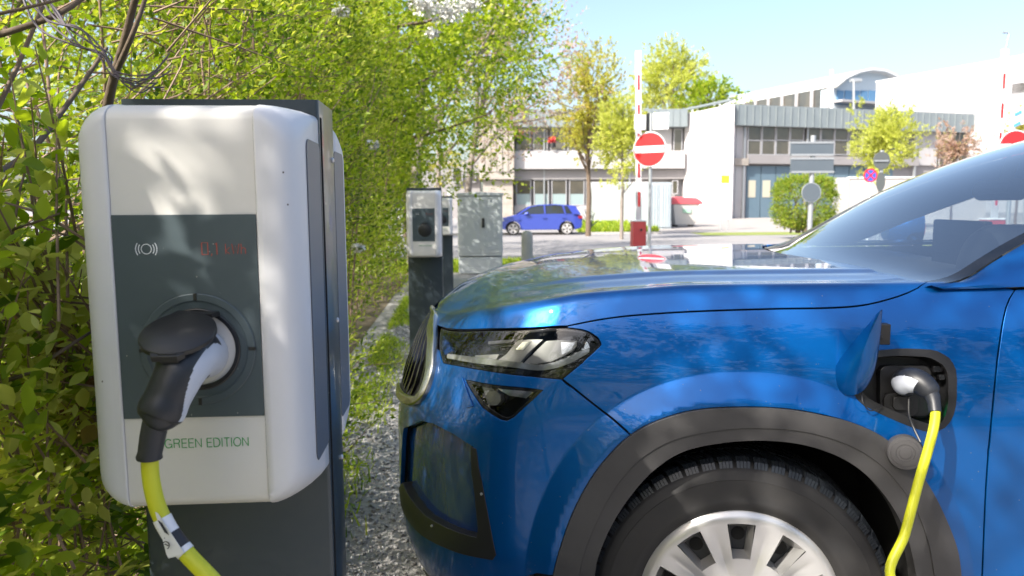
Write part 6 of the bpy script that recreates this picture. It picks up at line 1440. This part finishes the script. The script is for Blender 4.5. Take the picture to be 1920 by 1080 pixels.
# white hall on the right
BH = thing('white_hall', (X(1850, 75), 75, .4), 'huge windowless white hall at the right edge', 'building')
f6 = Fac(1643, 84, 1990, 66); k0, z0_ = f6.hit(1643, 155); k1, z1_ = f6.hit(1960, 110); zz = min(z0_, z1_)+.3
f6.n = f6.n if f6.n[1] < 0 else -f6.n
m = M(); P2 = [W for W in ()]; f6.wbox(m, k0, k1+10, -.3, z0_, -25, 0); m.build('wall', WW, BH); windows(f6, BH, 1897, 1935, 157, 172, 1, gap=0)
m = M(); f6.wbox(m, k0-.05, k1+10, z0_, z0_+.15, -25, .08); m.build('coping', SW, BH)
# yard wall in front of the right wing
YW = thing('yard_wall', (X(1680, 46), 46, gz(46)), 'low pale rendered wall right of the clipped bush', 'wall'); f7 = Fac(1590, 47, 1800, 47)
m = M(); f7.box(m, 1593, 333, 1850, 400, -.25, 0, True); m.build('wall', WG2 if False else mat('pale_wall', (.50, .47, .46), .85, noise=(.8, .3, (.44, .41, .40))), YW); m = M(); f7.box(m, 1592, 331, 1852, 334, -.32, .07); m.build('coping', SW, YW)
m = M(); f7.box(m, 1563, 333, 1592, 400, -.1, .0, True); m.build('gate_leaf', WW, YW)
# mast and lamp post
ms = thing('mast', (X(1559, 70), 70, .4), 'plain white mast standing above the roof of the garage building', 'mast'); M().tube([(X(1559, 70), 70, 0), P(1560, 131, 70)], [.22, .17], 12).build('mast_tube', SW, ms)
lp_ = thing('street_lamp', (X(1601, 68), 68, .4), 'grey street lamp with a flat head above the roof', 'street lamp'); M().tube([(X(1601, 68), 68, 0), P(1601, 152, 68)], .10, 10).build('lamp_post', GALV, lp_); M().box(P(1598, 153, 68), P(1611, 149, 68.6)).build('lamp_head', GALV, lp_, bev=.03)
# ---- trees, bush and small plants
def grow(px, Y, top, bot, rpx, nt, leaf, m, lab, **kw):
    zt_ = Z(top, Y, px); zb_ = Z(bot, Y, px); r = pxm(0, rpx, Y)/2; g = gz(Y); return make_tree(kw.pop('name', 'tree'), (X(px, Y), Y), zt_, r, (zt_+zb_)/2-g, nt, leaf, m, lab, sq=(zt_-zb_)/2/r/1.15, **kw)
grow(1103, 34, 65, 325, 130, 1900, .15, LEAF_C, 'young tree with golden brown leaves and a dark trunk behind the violet blue car', thr=-.4, trunk_r=.13, k=8, airy=.55, nl=26)
grow(1166, 30, 150, 350, 105, 1900, .12, LEAF_D, 'slim young tree with pale yellow leaves left of the barrier boom', thr=-.7, trunk_r=.08, bark=BARKL, k=8, airy=.55)
grow(1258, 80, 80, 230, 130, 1500, .34, LEAF_D, 'tall airy yellow green tree behind the white roof', thr=-.6, trunk_r=.25, k=8, group='trees behind the roofs')
grow(1322, 75, 145, 225, 120, 700, .32, LEAF_B, 'rounded bright green tree top above the white roof', thr=-.8, trunk_r=.25, k=8, group='trees behind the roofs')
grow(1215, 85, 100, 230, 60, 350, .32, LEAF_D, 'thin tree top behind the barrier boom', thr=-.2, trunk_r=.2, k=8, group='trees behind the roofs')
grow(1646, 40, 185, 335, 120, 1800, .16, LEAF_D, 'young yellow green tree in front of the garage building', thr=-.6, trunk_r=.09, k=8, airy=.55, bark=BARKL)
grow(1783, 42, 225, 330, 85, 900, .14, LEAF_P, 'small brownish tree with sparse leaves before the white hall', thr=.2, trunk_r=.07, k=8, airy=.6, nl=22)
grow(1905, 36, 195, 300, 80, 400, .13, LEAF_C, 'sparse brown green tree at the right edge behind the red sign', thr=.1, trunk_r=.07, k=8, airy=.6)
bsh = thing('clipped_bush', (X(1507, 29), 29, gz(29)), 'large rounded clipped green bush behind the signpost', 'bush')
cb2 = P(1507, 380, 29); n = 5200; v = nrm(RNG.normal(size=(n, 3))); rr2 = RNG.uniform(.80, 1.0, (n, 1)); wx, wz = pxm(0, 112, 29)/2, (P(1507, 326, 29)[2]-P(1507, 434, 29)[2])/2
vv = np.sign(v)*np.abs(v)**.72; vv[:, 0:2] *= (1-.16*np.clip(-v[:, 2:3], 0, 1)); p = cb2+vv/np.maximum(1e-9, np.max(np.abs(vv), axis=1, keepdims=True)**.25)*np.array([wx*.92, wx*.92, wz*.93])*rr2*(1+RNG.normal(size=(n, 1))*.045+.05*np.sin(v@np.array([[5.0], [3.0], [7.0]])))
pos, dd, up = twigs(p, v+RNG.normal(size=v.shape)*.5, np.full(n, .10), 6); leafmesh('foliage', pos, dd, up, .065*RNG.uniform(.6, 1.2, len(pos)), np.clip(np.repeat(RNG.uniform(.0, 1, n), 6), 0, 1), leaf_mat('leaf_clipped_bush', [(.11, .18, .02), (.20, .30, .03), (.31, .39, .045), (.33, .32, .06)], .4), bsh, T_MID, 1.2)
bb = M(); stems(bb, np.tile(cb2-[0, 0, wz*1.05], (14, 1))+RNG.normal(size=(14, 3))*[.3, .3, 0], cb2+nrm(RNG.normal(size=(14, 3)))*np.array([wx, wx, wz])*.8, .04, .012); bb.build('branches', BARK, bsh)
sp2 = thing('low_shrub', (X(1105, 41), 41, gz(41)), 'small dark leafless shrub at the foot of the pale fence', 'shrub'); bb = M(); c = np.array([X(1106, 41), 41, gz(41)])
stems(bb, np.tile(c, (26, 1)), c+np.stack([RNG.normal(size=26)*.35, RNG.normal(size=26)*.2, RNG.uniform(.5, 1.2, 26)], 1), .025, .010); bb.build('branches', mat('twig_dark_green', (.03, .05, .045), .7), sp2)
# beyond the frame on the left and behind the camera: the rest of the wood and open paving
for i, (x, y, r, h) in enumerate(((-9, 30, 3.5, 5), (-8, 42, 4, 6), (-3.5, 33, 2.0, 4.0))):
    make_tree('tree', (x, y), h+3, r, h, 800, .22, LEAF_A, ['broad tree far back on the left beyond the wood', 'distant rounded tree on the far left', 'small tree between the wood and the concrete tower'][i], group=WG, thr=-1.2, k=8)

# behind the camera: the hedge goes on, a tree reaches over the parking bays and a row of trees closes them
make_shrub(7, -1.6, .10, .95, 450, 9, .05, LEAF_A, T_MID, 'shrub of the hedge left of the camera, beyond the picture', depth=.9, xoff=-.25, tl=.24)
make_shrub(8, -4.6, -1.7, 1.5, 900, 9, .06, LEAF_A, T_MID, 'shrub of the hedge behind the camera, beyond the picture', depth=1.0, xoff=-.25, tl=.3)
make_tree('tree', (-3.0, -1.2), 5.2, 1.25, 3.75, 420, .085, LEAF_A, 'tree leaning over the parking bays just outside the picture on the left', trunk_r=.09, lean=(1.3, 1.0), sq=.62, thr=.7, k=8, airy=.6, nl=20)
LEAF_X = leaf_mat('leaf_darkened_green', [(.02, .035, .012), (.03, .055, .015), (.045, .075, .02)], .12)  # leaves of the unseen row darkened to deepen the car paint's reflections
for i, (x, y) in enumerate(((-8, -9), (-3.5, -10.5), (1, -9.5), (5.5, -10.5), (10, -9.5), (15, -10.5), (20, -9))):
    make_tree('tree', (x, y), 6.5, 2.9, 3.0, 900, .24, LEAF_X, 'darkened leafy tree of the unseen row closing the parking bays behind the camera', trunk_r=.14, group='row of trees behind the parking bays', sq=1.1, thr=-1.6, k=8, nl=5)
